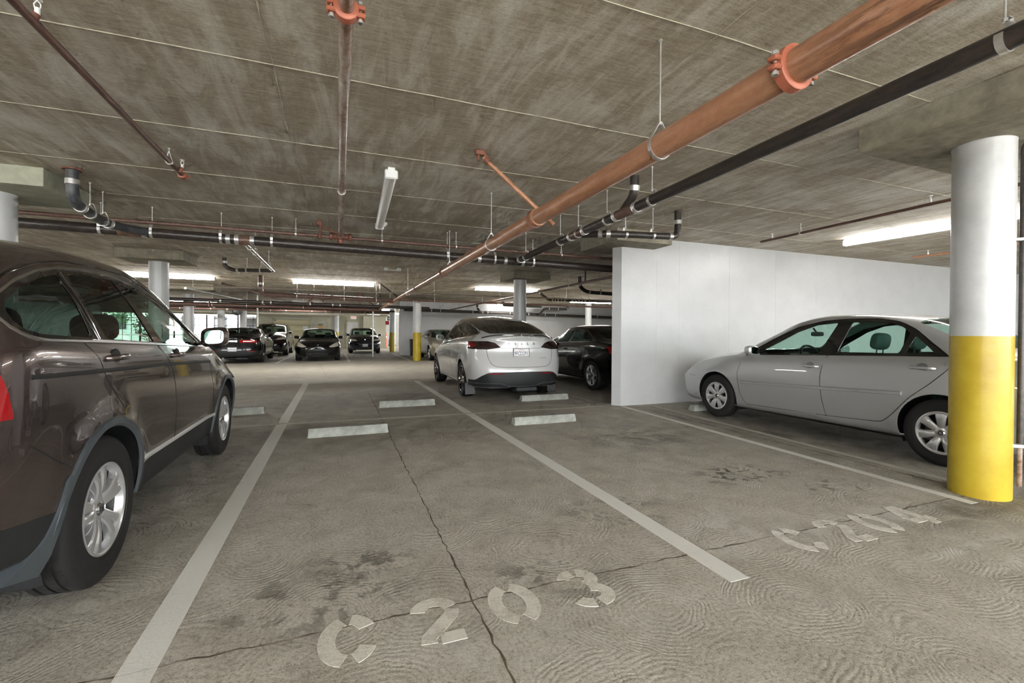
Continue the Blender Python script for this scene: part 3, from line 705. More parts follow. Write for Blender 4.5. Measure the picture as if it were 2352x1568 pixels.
def make_wheel(style, R, rim, wid, rmat, parent, sd, segs=40):
    w_ = bpy.data.objects.new('wheel', None); C.objects.link(w_); w_.parent = parent; w_.empty_display_size = .1
    hw = wid / 2
    # origin at the outer face of the tyre; inward is negative x (times side)
    T = MB(); r = rim; g = .007
    prof = [(r - .005, -.012 - wid + .03), (r + .02, -wid + .004), ((r + R) / 2, -wid), (R - .02, -wid + .012), (R, -wid + .035)]
    for c in (.30, .5, .70):
        x = -wid * (1 - c); prof += [(R, x - .006), (R - g, x - .005), (R - g, x + .005), (R, x + .006)]
    prof += [(R, -.035), (R - .006, -.022), (R - .02, -.01), ((r + R) / 2 + .02, -.001), ((r + R) / 2, 0), (r + .022, -.003), (r + .02, -.006), (r + .006, -.008), (r - .006, -.014)]
    T.lathe([(a, sd * b) for a, b in prof], (0, 0, 0), 'x', segs + 24); tyre = T.build('tyre', rubber, w_)
    if style == 'suv':                                  # tread blocks cut by short grooves
        G = MB()
        for q in range(72):
            a = 2 * PI * q / 72
            for x0, x1, sk in ((-.037, -.058, .02), (-.078, -.100, -.03), (-.122, -.150, .03), (-.172, -.188, -.02)):
                vs = []
                for xx, aa in ((x0, a), (x1, a + sk)):
                    for da in (-.005, .005):
                        for rr in (R - .012, R + .0006): vs.append((sd * xx, rr * math.cos(aa + da), rr * math.sin(aa + da)))
                G.add(vs, [(0, 1, 3, 2), (4, 6, 7, 5), (0, 4, 5, 1), (2, 3, 7, 6), (1, 5, 7, 3), (0, 2, 6, 4)])
        G.build('tread_groove', seam_m, w_, False)['kind'] = 'stuff'
    m = MB(); d_rim = -.012
    m.lathe([(r + .004, sd * -.016), (r + .004, sd * -.006), (r - .004, sd * -.004), (r - .012, sd * -.010), (r - .016, sd * -.03), (r - .022, sd * -.045)], (0, 0, 0), 'x', segs)
    bb = MB(); bb.lathe([(r - .02, sd * -.044), (r - .03, sd * -.06), (r - .035, sd * -(wid - .03))], (0, 0, 0), 'x', segs); bb.build('rim_barrel', black_pl, w_)  # barrel coloured black for the shade between the spokes
    cd = -.035
    if style == 'suv':
        for k in range(5):
            a = math.radians(90 + 8 + 72 * k)
            for u in (-1, 1): spoke_geo(m, a + u * .17, .055, r - .010, .045, .066, cd + .0, -.022, .03, u * .035, sd, .030)
            spoke_geo(m, a, .045, .13, .06, .10, cd - .006, cd - .008, .03, 0, sd)
        m.lathe([(0, sd * (cd + .002)), (.07, sd * cd), (.085, sd * (cd - .012)), (.09, sd * (cd - .05))], (0, 0, 0), 'x', 30)
    elif style == 'cover':
        for k in range(7): spoke_geo(m, math.radians(90 + 360 / 7 * k), .05, r - .012, .06, .104, cd + .012, -.014, .02, 0, sd, .066)
        m.lathe([(0, sd * (cd + .02)), (.05, sd * (cd + .016)), (.075, sd * (cd + .006)), (.082, sd * (cd - .03))], (0, 0, 0), 'x', 30)
        m.lathe([(r - .004, sd * -.004), (r - .022, sd * -.010), (r - .024, sd * -.03)], (0, 0, 0), 'x', segs)
    elif style == 'twist':
        for k in range(5):
            a = math.radians(90 + 72 * k)
            spoke_geo(m, a, .05, r - .01, .07, .05, cd, -.016, .035, .42, sd, .05); spoke_geo(m, a + .35, .05, r - .01, .05, .085, cd - .01, -.02, .03, .30, sd, .03)
        m.lathe([(0, sd * (cd + .006)), (.06, sd * cd), (.07, sd * (cd - .03))], (0, 0, 0), 'x', 24)
    else:
        nn = 5
        for k in range(nn):
            a = math.radians(90 + 360 / nn * k)
            for u in (-1, 1): spoke_geo(m, a + u * .13, .05, r - .010, .035, .03, cd, -.018, .03, u * .13, sd, .022)
        m.lathe([(0, sd * (cd + .004)), (.055, sd * cd), (.065, sd * (cd - .03))], (0, 0, 0), 'x', 24)
    m.build('rim', rmat, w_)
    hc = MB(); hc.lathe([(0, sd * (cd + (.03 if style == 'cover' else .012))), (.026, sd * (cd + (.03 if style == 'cover' else .011))), (.033, sd * (cd + (.022 if style == 'cover' else .004))), (.034, sd * (cd - .01))], (0, 0, 0), 'x', 20); hcap = hc.build('hub_cap', satin, w_)
    if style == 'suv':
        e = MB(); 
        for y0 in (-.012, .012): e.box((sd * (cd + .014), y0, 0), (.004, .005, .034))
        e.box((sd * (cd + .014), 0, 0), (.004, .024, .005)); e.build('hub_emblem', letter_dark, w_, False)
        ln = MB()
        for q in range(5):
            a = math.radians(54 + 72 * q); ln.cyl((sd * (cd - .03), .057 * math.cos(a), .057 * math.sin(a)), (sd * (cd - .002), .057 * math.cos(a), .057 * math.sin(a)), .010, 6)
        ln.build('lug_nuts', chrome, w_)
    if style == 'cover':
        e = MB(); e.lathe([(.013, sd * (cd + .032)), (.018, sd * (cd + .033)), (.021, sd * (cd + .031))], (0, 0, 0), 'x', 18); e.build('hub_emblem', letter_dark, w_)
    b = MB(); b.lathe([(.0, sd * -.075), (.05, sd * -.075), (.055, sd * -.085), (r * .80, sd * -.087), (r * .80, sd * -.112), (.0, sd * -.112)], (0, 0, 0), 'x', 30)
    b.box((sd * -.1, .0, r * .62), (.07, r * .62, .09), .02); b.lathe([(r - .04, sd * -(wid - .04)), (0.02, sd * -(wid - .05))], (0, 0, 0), 'x', 24); b.build('brake_disc', brake_m, w_)
    return w_
# ------------------------------------------------------------------ structure
Hc = 3.0
struct(MB().box((2.5, 18.5, -.05), (36, 56, .1)).build('floor', floor_m, None, False))
struct(MB().box((2.5, 18.5, Hc + .1), (36, 56, .2)).build('ceiling', ceil_m, None, False)); ceiling = bpy.data.objects['ceiling']; floor = bpy.data.objects['floor']
struct(MB().box((0, 60, -.14), (260, 260, .06)).build('ground', simple('outside_paving', rgb(196, 192, 184), .8, var=.1), None, False))
def wallp(name, poly, z0, z1, mat):
    return struct(MB().prism(poly, lambda u, v, t: (u, v, t), z0, z1).build(name, mat, None, False))
wr = wallp('wall_right', [(4.66, 6.78), (20, 6.78), (20, 7.02), (4.64, 7.02), (4.57, 6.93)], 0, Hc, white_wall)
for x, z0, z1 in ((5.42, .0, 2.75), (5.93, .3, 3.0), (7.15, .2, 2.9), (8.4, .1, 3.0), (9.6, 0, 3.0)):
    MB().box((x, 6.7795, (z0 + z1) / 2), (.007, .004, z1 - z0)).build('form_joint', white_wall, wr, False)
wallp('wall_side', [(19.8, -9.5), (20.1, -9.5), (20.1, 26), (19.8, 26)], 0, Hc, white_wall)
wallp('wall_back', [(3.2, 25.75), (20, 25.75), (20, 26), (3.2, 26)], 0, Hc, white_wall)
struct(MB().box((11.6, 25.66, 2.78), (16.8, .16, .44), .01).build('trim_1', white_wall, None, False))
wallp('wall_far', [(-5.75, 39), (-.5, 39), (-.5, 39.6), (1.95, 39.6), (1.95, 39), (3.75, 39), (3.75, 46), (-5.75, 46)], 0, Hc, cream_wall)
wallp('wall_corridor', [(3.75, 45.6), (9, 45.6), (9, 46), (3.75, 46)], 0, Hc, white_wall)
# left side and far-left opening: parapet, lintel, fence, daylight beyond
wallp('wall_left', [(-15.3, -9.5), (-15, -9.5), (-15, 39), (-15.3, 39)], 0, Hc, white_wall)  # closed to full height to cut the daylight behind the SUV windows
struct(MB().box((-10.4, 39.1, 2.78), (9.6, .4, .5)).build('trim_3', panel_m, None, False))

def ridge(name, a, b, w, mat, z=Hc, par=None, jit=.012, seg=.25, h=.006, down=True):
    a, b = Vector(a), Vector(b); n = max(2, int((b - a).length / seg)); d = (b - a).normalized(); nn = Vector((-d.y, d.x)); vs = []; fs = []; s_ = -1 if down else 1
    for i in range(n + 1):
        p = a + (b - a) * i / n + nn * random.uniform(-jit, jit); ww = w * random.choice((.12, .5, .9, 1.3) if down else (.4, .7, 1, 1.4))
        for u, k in ((-1, 0), (0, 1), (1, 0)): vs.append((p.x + nn.x * u * ww / 2, p.y + nn.y * u * ww / 2, z + s_ * (.0006 + k * h)))
    for i in range(n):
        for q in range(2): fs.append((i * 3 + q, i * 3 + q + 1, i * 3 + 4 + q, i * 3 + 3 + q))
    return mk(name, vs, fs, mat, par, False)
for y in [3.32 + 1.28 * k for k in range(-3, 12)]: ridge('form_joint', (-12, y), (16, y), .005, ridge_m, par=ceiling, jit=.004, seg=.3, h=.005)
for x in (-7.7, -5.28, -2.84, -.4, 2.04, 4.47, 6.9): ridge('form_joint', (x, -3), (x, 25), .011, ridge_m, par=ceiling, jit=.008, seg=.22, h=.005)
for a, b in (((-12, 2.07), (4.9, 2.07)), ((.60, -1), (.61, 9.9)), ((4.62, 6.8), (5.3, 4.1)), ((-.69, 20.3), (-.3, 14))): ridge('control_joint', a, b, .009, crack_m, 0, floor, .008, .05, .0008, False)
ridge('control_joint', (4.86, 6.9), (4.9, -3), .016, crack_m, 0, floor, .01, .05, .0008, False)

def block(name, label, x0, x1, y0, y1, z0=2.8):
    o = MB().box(((x0 + x1) / 2, (y0 + y1) / 2, (z0 + Hc) / 2), (x1 - x0, y1 - y0, Hc - z0), .004).build(name, panel_m if x0 < -3.5 and y0 > 6 and y0 < 9 else drop_m, None, False); return struct(o)
for q, (x0, x1, y0, y1) in enumerate(((4.09, 5.5, 1.45, 2.54), (4.24, 5.35, 6.3, 7.5), (4.56, 5.66, 11.72, 12.9), (-4.31, -3.11, 11.7, 12.75), (-4.1, -2.93, 6.32, 7.35), (-6.5, -4.3, 19.7, 20.8), (-7.3, -4.9, 31.6, 33.4))):
    block('trim_%d' % (q + 4), '', x0, x1, y0, y1)
def pillar(x, y, label, zt=2.8, r=.185, two=True, grp=None):
    m = MB(); m.lathe([(0, 0), (r, 0), (r + .001, .01), (r, .4), (r - .001, zt - .03), (r + .004, zt)], (0, 0, 0), 'z', 40)
    m.tube([(r * .985, 0, 0), (r * .985, 0, zt)], .007, 6)
    o = m.build('pillar', pillar_m if two else white_wall, None); o.location = (x, y, 0); o.rotation_euler = (0, 0, math.radians(-60)); return tag(o, label, 'pillar', grp)
pillar(4.835, 2.062, 'large near pillar at right, white above and yellow below')
pillar(-3.6, 6.85, 'white pillar behind the dark grey SUV at the left edge', two=False)
pillar(-3.71, 12.25, 'white pillar rising behind the windows of the dark grey SUV', two=False)
pillar(4.9, 12.15, 'plain white pillar rising behind the white crossover roof', two=False)
pillar(-5.72, 22.2, 'white pillar in front of the daylight, nearest to the black coupe', two=False)
pillar(3.36, 20.75, 'slim pillar with yellow base left of the champagne saloon', zt=2.72)
pillar(3.35, 30.6, 'yellow-based pillar at the far corridor opening', zt=2.8)
pillar(-6.75, 32.8, 'grey pillar against the daylight behind the black coupe, left one', two=False, r=.2, zt=2.82)
pillar(-5.62, 33.2, 'grey pillar against the daylight carrying the round mirror', two=False, r=.2, zt=2.82)
pillar(13.5, 22.9, 'white pillar behind the roof of the black saloon', two=False, zt=3.0)
pillar(-.13, 38.0, 'far pillar with yellow base behind the small SUV', r=.24, zt=3.0)

# ------------------------------------------------------------------ floor markings
LZ = [.0012]
def line(label, a, b, w, mat=stripe_m, grp='painted bay lines'):
    LZ[0] += .0001
    a, b = Vector(a), Vector(b); d = (b - a).normalized(); n = Vector((-d.y, d.x)) * w / 2
    vs = [(a.x - n.x, a.y - n.y, LZ[0]), (b.x - n.x, b.y - n.y, LZ[0]), (b.x + n.x, b.y + n.y, LZ[0]), (a.x + n.x, a.y + n.y, LZ[0])]
    m = MB(); m.add(vs + [(p[0], p[1], -.004) for p in vs], [(0, 1, 2, 3), (4, 7, 6, 5), (0, 4, 5, 1), (1, 5, 6, 2), (2, 6, 7, 3), (3, 7, 4, 0)])
    return tag(m.build('painted_line', mat, None, False), label, 'floor line', grp)
line('white bay line running beside the dark grey SUV', (-.69, .2), (-.725, 12.3), .13)
line('white bay line between bays 203 and 204', (1.95, 1.76), (1.93, 12.1), .13)
line('white bay line ending at the white wall corner', (4.52, 1.95), (4.66, 6.72), .09)
line('faint second line beside the silver saloon', (5.02, 2.2), (5.22, 6.6), .08, faint_m)
line('thin cross line behind the wheel stops', (-2.2, 6.99), (4.4, 6.89), .09, faint_m)
line('bay line right of the white crossover', (4.45, 7.1), (4.62, 12.3), .10, faint_m)
line('far bay line left of the electric saloon', (-2.3, 20.5), (-2.28, 27.2), .09)
line('far bay line right of the electric saloon', (.47, 20.8), (.40, 28.5), .11)
line('far bay line running up to the slim yellow-based pillar', (3.08, 20.8), (3.09, 29), .09)
line('line at the foot of the far pillar by the opening', (3.7, 22.5), (3.55, 25.4), .06)
def ell(cx, cy, rx, ry, a0, a1, n=14): return [(cx + rx * math.cos(math.radians(a0 + (a1 - a0) * k / n)), cy + ry * math.sin(math.radians(a0 + (a1 - a0) * k / n))) for k in range(n + 1)]
GL = {'C': [ell(.11, .16, .085, .13, 106, 256), ell(.11, .16, .085, .13, 82, 28), ell(.11, .16, .085, .13, 284, 330)],
      '2': [ell(.105, .225, .075, .068, 172, 10), [(.185, .215), (.17, .175), (.05, .05), (.045, .012)], [(.095, .028), (.20, .028)]],
      '0': [ell(.11, .16, .085, .13, 104, 254), ell(.11, .16, .085, .13, 76, -74)],
      '3': [ell(.10, .235, .075, .06, 165, 95), ell(.10, .235, .075, .06, 75, -75), ell(.10, .09, .085, .065, 75, -80), ell(.10, .09, .085, .065, 260, 200)],
      '4': [[(.155, .005), (.155, .31)], [(.125, .30), (.02, .12)], [(.01, .085), (.12, .085)], [(.185, .085), (.22, .085)]]}
def ribbon(m, pts, w, o, z=.0015):
    P = [Vector(p) for p in pts]; n = len(P); vs = []
    for i in range(n):
        d = (P[min(i + 1, n - 1)] - P[max(i - 1, 0)]).normalized(); q = Vector((-d.y, d.x)) * w / 2
        for s_ in (-1, 1):
            for zz in (-.003, z): vs.append((o[0] + P[i].x + s_ * q.x, o[1] + P[i].y + s_ * q.y, zz))
    fs = []
    for i in range(n - 1):
        a, b = i * 4, i * 4 + 4; fs += [(a + 1, a + 3, b + 3, b + 1), (a, b, b + 2, a + 2), (a, a + 1, b + 1, b), (a + 2, b + 2, b + 3, a + 3)]
    fs += [(0, 2, 3, 1), ((n - 1) * 4, (n - 1) * 4 + 1, (n - 1) * 4 + 3, (n - 1) * 4 + 2)]; m.add(vs, fs)
for txt, xs, lb in (('C203', (-.065, .31, .67, 1.06), 'stencilled white bay number C203 on the floor in the foreground'), ('C204', (2.57, 2.96, 3.30, 3.67), 'stencilled white bay number C204 on the floor, right of the bay line')):
    t = thing('bay_number', lb, 'bay number', (0, 0, 0), 0, 'stencilled bay numbers')
    for ch, x in zip(txt, xs):
        m = MB()
        for q, st in enumerate(GL[ch]): ribbon(m, st, .068, (x, 1.825), .0014 + .00025 * q)
        m.build('stencil_digit' if ch != 'C' else 'stencil_letter', letter_m if txt == 'C203' else letter_m2, t, False)

# ------------------------------------------------------------------ wheel stops
def stop(label, x0, x1, y, dy=0):
    L_ = x1 - x0; m = MB(); w, h = .075, .105; c = .05; n = 10; vs = []; fs = []
    prof = [(-w, 0), (-w, .035), (-.045, h - .008), (-.038, h), (.038, h), (.045, h - .008), (w, .035), (w, 0)]
    xs = [0, .012, .03] + [L_ * k / n for k in range(1, n)] + [L_ - .03, L_ - .012, L_]; ins = [1.0, .6, 0] + [0] * (n - 1) + [0, .6, 1.0]
    for x, i_ in zip(xs, ins):
        for a, z in prof:
            k = 1 - i_ * .18; vs.append((x + (c * .6 * (z / h) * (1 if x < L_ / 2 else -1) if i_ > .9 else 0), a * k + random.uniform(-.0012, .0012), z * (1 - i_ * .05) + (random.uniform(-.002, .002) if z > .05 else 0)))
    K = len(prof)
    for i in range(len(xs) - 1):
        for q in range(K - 1): fs.append((i * K + q, i * K + q + 1, (i + 1) * K + q + 1, (i + 1) * K + q))
        fs.append((i * K + K - 1, i * K, (i + 1) * K, (i + 1) * K + K - 1))
    fs += [tuple(range(K))[::-1], tuple(range((len(xs) - 1) * K, len(xs) * K))]
    o = m.add(vs, fs).build('wheel_stop', block_m, None); o.location = (x0, y, 0); o.rotation_euler = (0, 0, dy); tag(o, label, 'wheel stop', 'concrete wheel stops')
    for xx in (L_ * .2, L_ * .8): MB().cyl((xx, 0, h - .004), (xx, 0, h + .003), .012, 8).build('anchor_pin', crack_m, o)
    return o
stop('stained concrete wheel stop nearest the camera, in bay 203', -.34, .61, 5.99, .02); stop('wheel stop behind the nearest one, left of the white crossover', .65, 1.61, 7.98, 0)
stop('wheel stop in bay 204, in front of the cross line', 2.27, 3.24, 5.87); stop('wheel stop under the tail of the white crossover', 3.2, 4.19, 7.88)
stop('wheel stop half hidden by the front of the dark grey SUV', -2.0, -1.05, 7.98); stop('wheel stop at the front wheel of the silver saloon', 5.5, 6.5, 5.98, 0); stop('far wheel stop in front of the blue-black small SUV', .72, 1.66, 24.6); stop('far wheel stop in front of the black SUV', -3.9, -2.92, 26.6)

# ------------------------------------------------------------------ pipes
def hanger(root, p, r, d, style='strap', top=Hc, mat=None):
    mat = mat or zinc; p = Vector(p); d = Vector(d).normalized(); s_ = d.cross(Vector((0, 0, 1))).normalized(); m = MB(); bw = .017 if style == 'strap' else .012; rr = r + .005
    lp = []; hz = r * 1.0 + (.055 if style == 'strap' else .07)
    for k in range(17):
        a = math.radians(-200 + 220 * k / 16) if style == 'strap' else math.radians(-215 + 250 * k / 16)
        lp.append(p + s_ * math.cos(a) * rr + Vector((0, 0, 1)) * math.sin(a) * rr)
    if style == 'strap':
        lp = lp + [p + s_ * rr * .95 + Vector((0, 0, r * .9)), p + s_ * rr * .55 + Vector((0, 0, hz)), p + Vector((0, 0, hz))]
        lp = lp[:]
    else: lp = [p + Vector((0, 0, hz)) - s_ * .004] + lp + [p + Vector((0, 0, hz)) + s_ * .004]
    vs = []; n = len(lp)
    for i, q in enumerate(lp):
        t = (lp[min(i + 1, n - 1)] - lp[max(i - 1, 0)]).normalized(); o = t.cross(d).normalized() * .0025
        for u, v in ((-1, -1), (1, -1), (1, 1), (-1, 1)): vs.append(q + d * u * bw + o * v)
    fs = [(i * 4 + q, i * 4 + (q + 1) % 4, i * 4 + 4 + (q + 1) % 4, i * 4 + 4 + q) for i in range(n - 1) for q in range(4)] + [(3, 2, 1, 0), tuple(range(n * 4 - 4, n * 4))]
    m.add(vs, fs); o = m.build('hanger', mat, root, False)
    rd = MB(); b = p + Vector((0, 0, hz - .015)); rd.cyl(b, (b.x, b.y, top + .002), .0055, 8); rd.cyl((b.x, b.y, b.z - .004), (b.x, b.y, b.z + .012), .011, 6); rd.cyl((b.x, b.y, top - .012), (b.x, b.y, top + .001), .014, 8); rd.build('hanger_rod', mat, o)
def band(root, p, d, r, ln=.055, mat=None, name='coupling', ext=.008, rib=True):
    p = Vector(p); d = Vector(d).normalized(); m = MB(); h = ln / 2; pf = [(-h, r), (-h, r + ext), (-h * .7, r + ext), (-h * .62, r + ext * .6), (-h * .2, r + ext * .6), (-h * .12, r + ext * .9), (h * .12, r + ext * .9), (h * .2, r + ext * .6), (h * .62, r + ext * .6), (h * .7, r + ext), (h, r + ext), (h, r)]
    if not rib: pf = [(-h, r), (-h, r + ext * .7), (-h * .8, r + ext), (h * .8, r + ext), (h, r + ext * .7), (h, r)]
    m.tube([p + d * a for a, b in pf], r, 24, caps=False, rs=[b for a, b in pf]); return m.build(name, mat or zinc, root)
def grooved(root, p, d, r):
    p = Vector(p); d = Vector(d).normalized(); s_ = d.cross(Vector((0, 0, 1))).normalized(); u = s_.cross(d).normalized()
    o = band(root, p, d, r, .05, redclamp, 'grooved_coupling', .022, False)
    for k, sg in ((0, 1), (1, -1)):
        e = MB(); q = p + s_ * sg * (r + .03)
        for w in (-1, 1): e.box(tuple(q + u * w * .018), (.045, .045, .022), .006)
        e.build('coupling_ear', redclamp, o); b = MB(); b.cyl(q - u * .05, q + u * .05, .007, 8); b.cyl(q - u * .05, q - u * .036, .014, 6); b.cyl(q + u * .034, q + u * .048, .014, 6); b.build('coupling_bolt', zinc, o)
def pipe(label, pts, r, mat, name='drain_pipe', grp=None, fil=None, bands=(), hang=(), grooves=(), hstyle='strap', rs=None, n=18, top=Hc, hmat=None, cat='pipe', caps=True, bmat=None):
    t = thing(name, label, cat, (0, 0, 0), 0, grp); P = fillet(pts, fil or r * 2.2, 7) if len(pts) > 2 else [Vector(p) for p in pts]
    m = MB(); m.tube(P, r, n, rs=rs if rs else None); m.build('pipe_run', mat, t)
    def near(q):
        q = Vector(q); best = None
        for a, b in zip(P[:-1], P[1:]):
            ab = b - a; k = max(0, min(1, (q - a).dot(ab) / max(ab.length_squared, 1e-9))); c = a + ab * k; dd = (c - q).length
            if best is None or dd < best[0]: best = (dd, c, ab.normalized())
        return best[1], best[2]
    for q in bands: c_, d_ = near(q); band(t, c_, d_, r, mat=bmat)
    for q in hang: c_, d_ = near(q); hanger(t, c_, r, d_, hstyle, top, hmat)
    for q in grooves: c_, d_ = near(q); grooved(t, c_, d_, r)
    return t
zo = lambda y: 2.385 - .0037 * y
t = pipe('thick copper-brown sprinkler main crossing the ceiling from upper right', [(1.77, -1.2, zo(-1.2)), (1.77, 8.0, zo(8))], .072, orange_pipe, 'sprinkler_main', grooves=[(1.77, 1.36, zo(1.36))], hang=[(1.77, y, zo(y)) for y in (2.2, 5.35)], hstyle='clevis', n=32)
MB().tube([(1.77, 7.95, zo(8)), (1.77, 8.1, zo(8.1)), (1.77, 11.0, zo(11)), (1.77, 11.1, zo(11)), (1.77, 21.8, 2.31)], .05, 20, rs=[.074, .056, .056, .05, .05]).build('narrow_run', orange_pipe, t)
for y, r_ in ((8.02, .074), (11.05, .058), (16, .052)): band(t, (1.77, y, zo(y)), (0, 1, 0), r_, .05, redrust, 'reducer_ring', .012, False)
for y in (7.6, 12.5, 17): hanger(t, (1.77, y, zo(y)), .056, (0, 1, 0), 'clevis')
band(t, (1.77, 3.93, zo(3.9)), (0, 1, 0), .073, .03, orange_pipe, 'brace_collar', .012, False); band(t, (1.77, 4.02, zo(4)), (0, 1, 0), .073, .012, redrust, 'brace_collar', .016, False)
t = thing('sway_brace', 'slanting rust-coloured brace from ceiling to the thick main', 'brace', group='sway braces')
MB().cyl((1.285, 4.13, 2.93), (1.93, 3.93, 2.31), .021, 14).build('brace_tube', orange_pipe, t); MB().box((1.25, 4.14, 2.975), (.09, .05, .05), .008).cyl((1.24, 4.14, 2.90), (1.24, 4.14, 3.0), .01, 8).tube([(1.22, 4.14, 2.985), (1.29, 4.13, 2.975), (1.33, 4.12, 2.9)], .018, 8).build('ceiling_bracket', redrust, t); band(t, (1.315, 4.12, 2.90), (.645, -.2, -.62), .021, .05, redrust, 'clamp', .012, False)
t = pipe('shiny half-painted pipe running straight away above, left of centre', [(.03, -1.2, 2.785), (.038, 7.6, 2.77)], .034, shiny_pipe, 'sprinkler_branch', grooves=[(.03, 2.28, 2.78)], n=24)
MB().cyl((.03, -1.2, 2.785), (.03, 2.02, 2.785), .0345, 24).build('primed_end', blue_iron, t); hanger(t, (.036, 5.2, 2.775), .034, (0, 1, 0), 'clevis')
m = MB(); m.cyl((-.09, 7.67, 2.77), (.17, 7.67, 2.77), .048, 14); m.cyl((.038, 7.56, 2.77), (.038, 7.78, 2.77), .05, 14); m.cyl((.038, 7.67, 2.66), (.038, 7.67, 2.84), .045, 12); m.build('cross_fitting', redrust, t)
for x in (-.1, .18): band(t, (x, 7.67, 2.77), (1, 0, 0), .03, .05, redrust, 'fitting_collar', .03, False)
t = thing('sway_brace', 'small rust-red brace beside the cross fitting, left of the shiny pipe', 'brace', group='sway braces')
MB().cyl((-.25, 7.67, 2.94), (.0, 7.67, 2.80), .014, 8).build('brace_tube', redrust, t); MB().box((-.27, 7.67, 2.96), (.09, .05, .08), .01).cyl((-.26, 7.66, 2.76), (-.26, 7.66, 2.95), .017, 8).cyl((-.26, 7.66, 2.72), (-.26, 7.66, 2.80), .032, 10).build('ceiling_bracket', redrust, t)
def sprinkler(t, x, y, z):
    m = MB(); m.cyl((x, y, z), (x, y, z + .035), .012, 10); m.tube([(x - .012, y, z + .035), (x - .014, y, z + .055), (x, y, z + .075), (x + .014, y, z + .055), (x + .012, y, z + .035)], .003, 6); m.lathe([(0, z + .076), (.02, z + .074), (.021, z + .078), (0, z + .08)], (x, y, 0), 'z', 12); m.build('sprinkler_head', white_pl, t)
t = pipe('rust-brown sprinkler branch slanting across the upper left ceiling', [(-1.42, -1, 2.83), (-1.50, 5.62, 2.88)], .0225, brown_pipe, 'sprinkler_branch', hang=[(-1.495, 5.2, 2.877)], hstyle='clevis', n=16)
for y in (3.08, 5.42): MB().cyl((-1.47, y, 2.85), (-1.455, y, 2.9), .018, 10).build('outlet_tee', redrust, t); sprinkler(t, -1.45, y, 2.895)
MB().cyl((-1.50, 5.58, 2.88), (-1.502, 5.68, 2.88), .036, 12).box((-1.50, 5.66, 2.88), (.1, .03, .03), .008).build('end_cap', redclamp, t)
bx = [-2.78, -2.50, -1.50, -1.39, -1.19, 2.33, 2.82, 3.16]
z4 = lambda x: 2.61 - .0105 * x
t = pipe('black cast-iron drain crossing the ceiling from left to the white wall', [(-9, 7.73, z4(-9)), (9, 7.73, z4(9))], .068, black_iron, bands=[(x, 7.73, z4(x)) for x in bx[1:]], hang=[(x, 7.73, z4(x)) for x in (-2.99, -2.42, -1.59, -.93, 1.76, 2.62, 3.37, 5.2, -6)], n=24)
for a, b in ((-2.80, -2.52), (-1.37, -1.21), (2.84, 3.14)): MB().cyl((a, 7.73, z4(a)), (b, 7.73, z4(b)), .0715, 24).build('wye_fitting', black_iron if a > 0 else brown_pipe, t)
t = pipe('rust-brown pipe just above the long black drain', [(-9, 7.67, 2.79), (9, 7.67, 2.73)], .027, brown_pipe, 'sprinkler_branch', hang=[(x, 7.67, 2.77) for x in (-.6, .67, 1.9, 3.93)], hstyle='clevis', n=16)
pipe('blue-grey drain elbow dropping from the ceiling at upper left', [(-2.66, 6.25, 3.0), (-2.66, 6.25, 2.66), (-2.74, 7.05, 2.63), (-2.72, 7.42, 2.635), (-2.45, 7.72, 2.636)], .055, blue_iron, fil=.2, bands=[(-2.66, 6.25, 2.86), (-2.68, 6.48, 2.65), (-2.74, 7.25, 2.63)], hang=[(-2.70, 6.75, 2.64), (-2.74, 7.12, 2.63)], n=22)
MB().lathe([(0, 2.985), (.085, 2.985), (.09, 2.999), (0, 3.0)], (-2.66, 6.25, 0), 'z', 20).build('ceiling_collar', redrust, bpy.data.objects['drain_pipe.001'])
z7 = lambda y: 2.735 - .0205 * y
t = pipe('black drain running parallel to the thick copper-brown main', [(3.03, -1.2, z7(-1.2)), (3.03, 7.72, z7(7.72))], .054, black_iron, bands=[(3.03, y, z7(y)) for y in (4.14, 4.52, 5.25, 5.62, 7.5)], hang=[(3.03, y, z7(y)) for y in (1.22, 3.88, 4.72, 5.42, 5.95, 7.25)], n=24)
for a, b in ((4.16, 4.5), (5.27, 5.6)): MB().cyl((3.03, a, z7(a)), (3.03, b, z7(b)), .0575, 24).build('wye_fitting', brown_pipe, t)
pipe('dark stack with pale band dropping onto the parallel drain', [(3.04, 4.19, 3.0), (3.04, 4.19, 2.80), (3.03, 4.42, z7(4.42))], .05, black_iron, fil=.12, bands=[(3.04, 4.19, 2.87)], n=20)
pipe('black branch drain with end elbow above the wall corner', [(4.46, 5.14, 3.0), (4.46, 5.14, 2.64), (3.35, 5.2, 2.60), (3.05, 5.5, 2.625)], .047, black_iron, fil=.11, bands=[(4.46, 5.14, 2.84), (4.33, 5.14, 2.636), (3.36, 5.2, 2.605), (3.28, 5.26, 2.61)], hang=[(4.05, 5.16, 2.62), (3.62, 5.18, 2.61)], n=20)
t = pipe('silvery branch pipe leading back from the long black drain', [(-1.32, 7.78, 2.615), (-1.40, 11.9, 2.68)], .032, shiny_pipe, 'branch_pipe', bands=[(-1.33, 7.95, 2.62), (-1.34, 8.4, 2.62), (-1.39, 11.4, 2.67)], hang=[(-1.385, 11.0, 2.67), (-1.36, 9, 2.64)], n=14)
pipe('short black drain piece with upstand, left of the silvery branch', [(-2.49, 12.42, 3.0), (-2.49, 12.42, 2.80), (-2.30, 12.4, 2.72), (-1.45, 12.0, 2.70)], .045, black_iron, fil=.08, bands=[(-2.49, 12.42, 2.9), (-2.2, 12.36, 2.72)], hang=[(-2.0, 12.26, 2.71), (-1.7, 12.1, 2.7)], n=14)
pipe('rust-red riser and pipe in the middle distance', [(-2.21, 15.8, 3.0), (-2.21, 15.8, 2.42), (1.75, 15.8, 2.34)], .075, brown_pipe, 'sprinkler_main', fil=.16, bands=[(-2.21, 15.8, 2.74)], hang=[(x, 15.8, 2.38) for x in (-1.2, .2, 1.2)], hstyle='clevis', n=16)
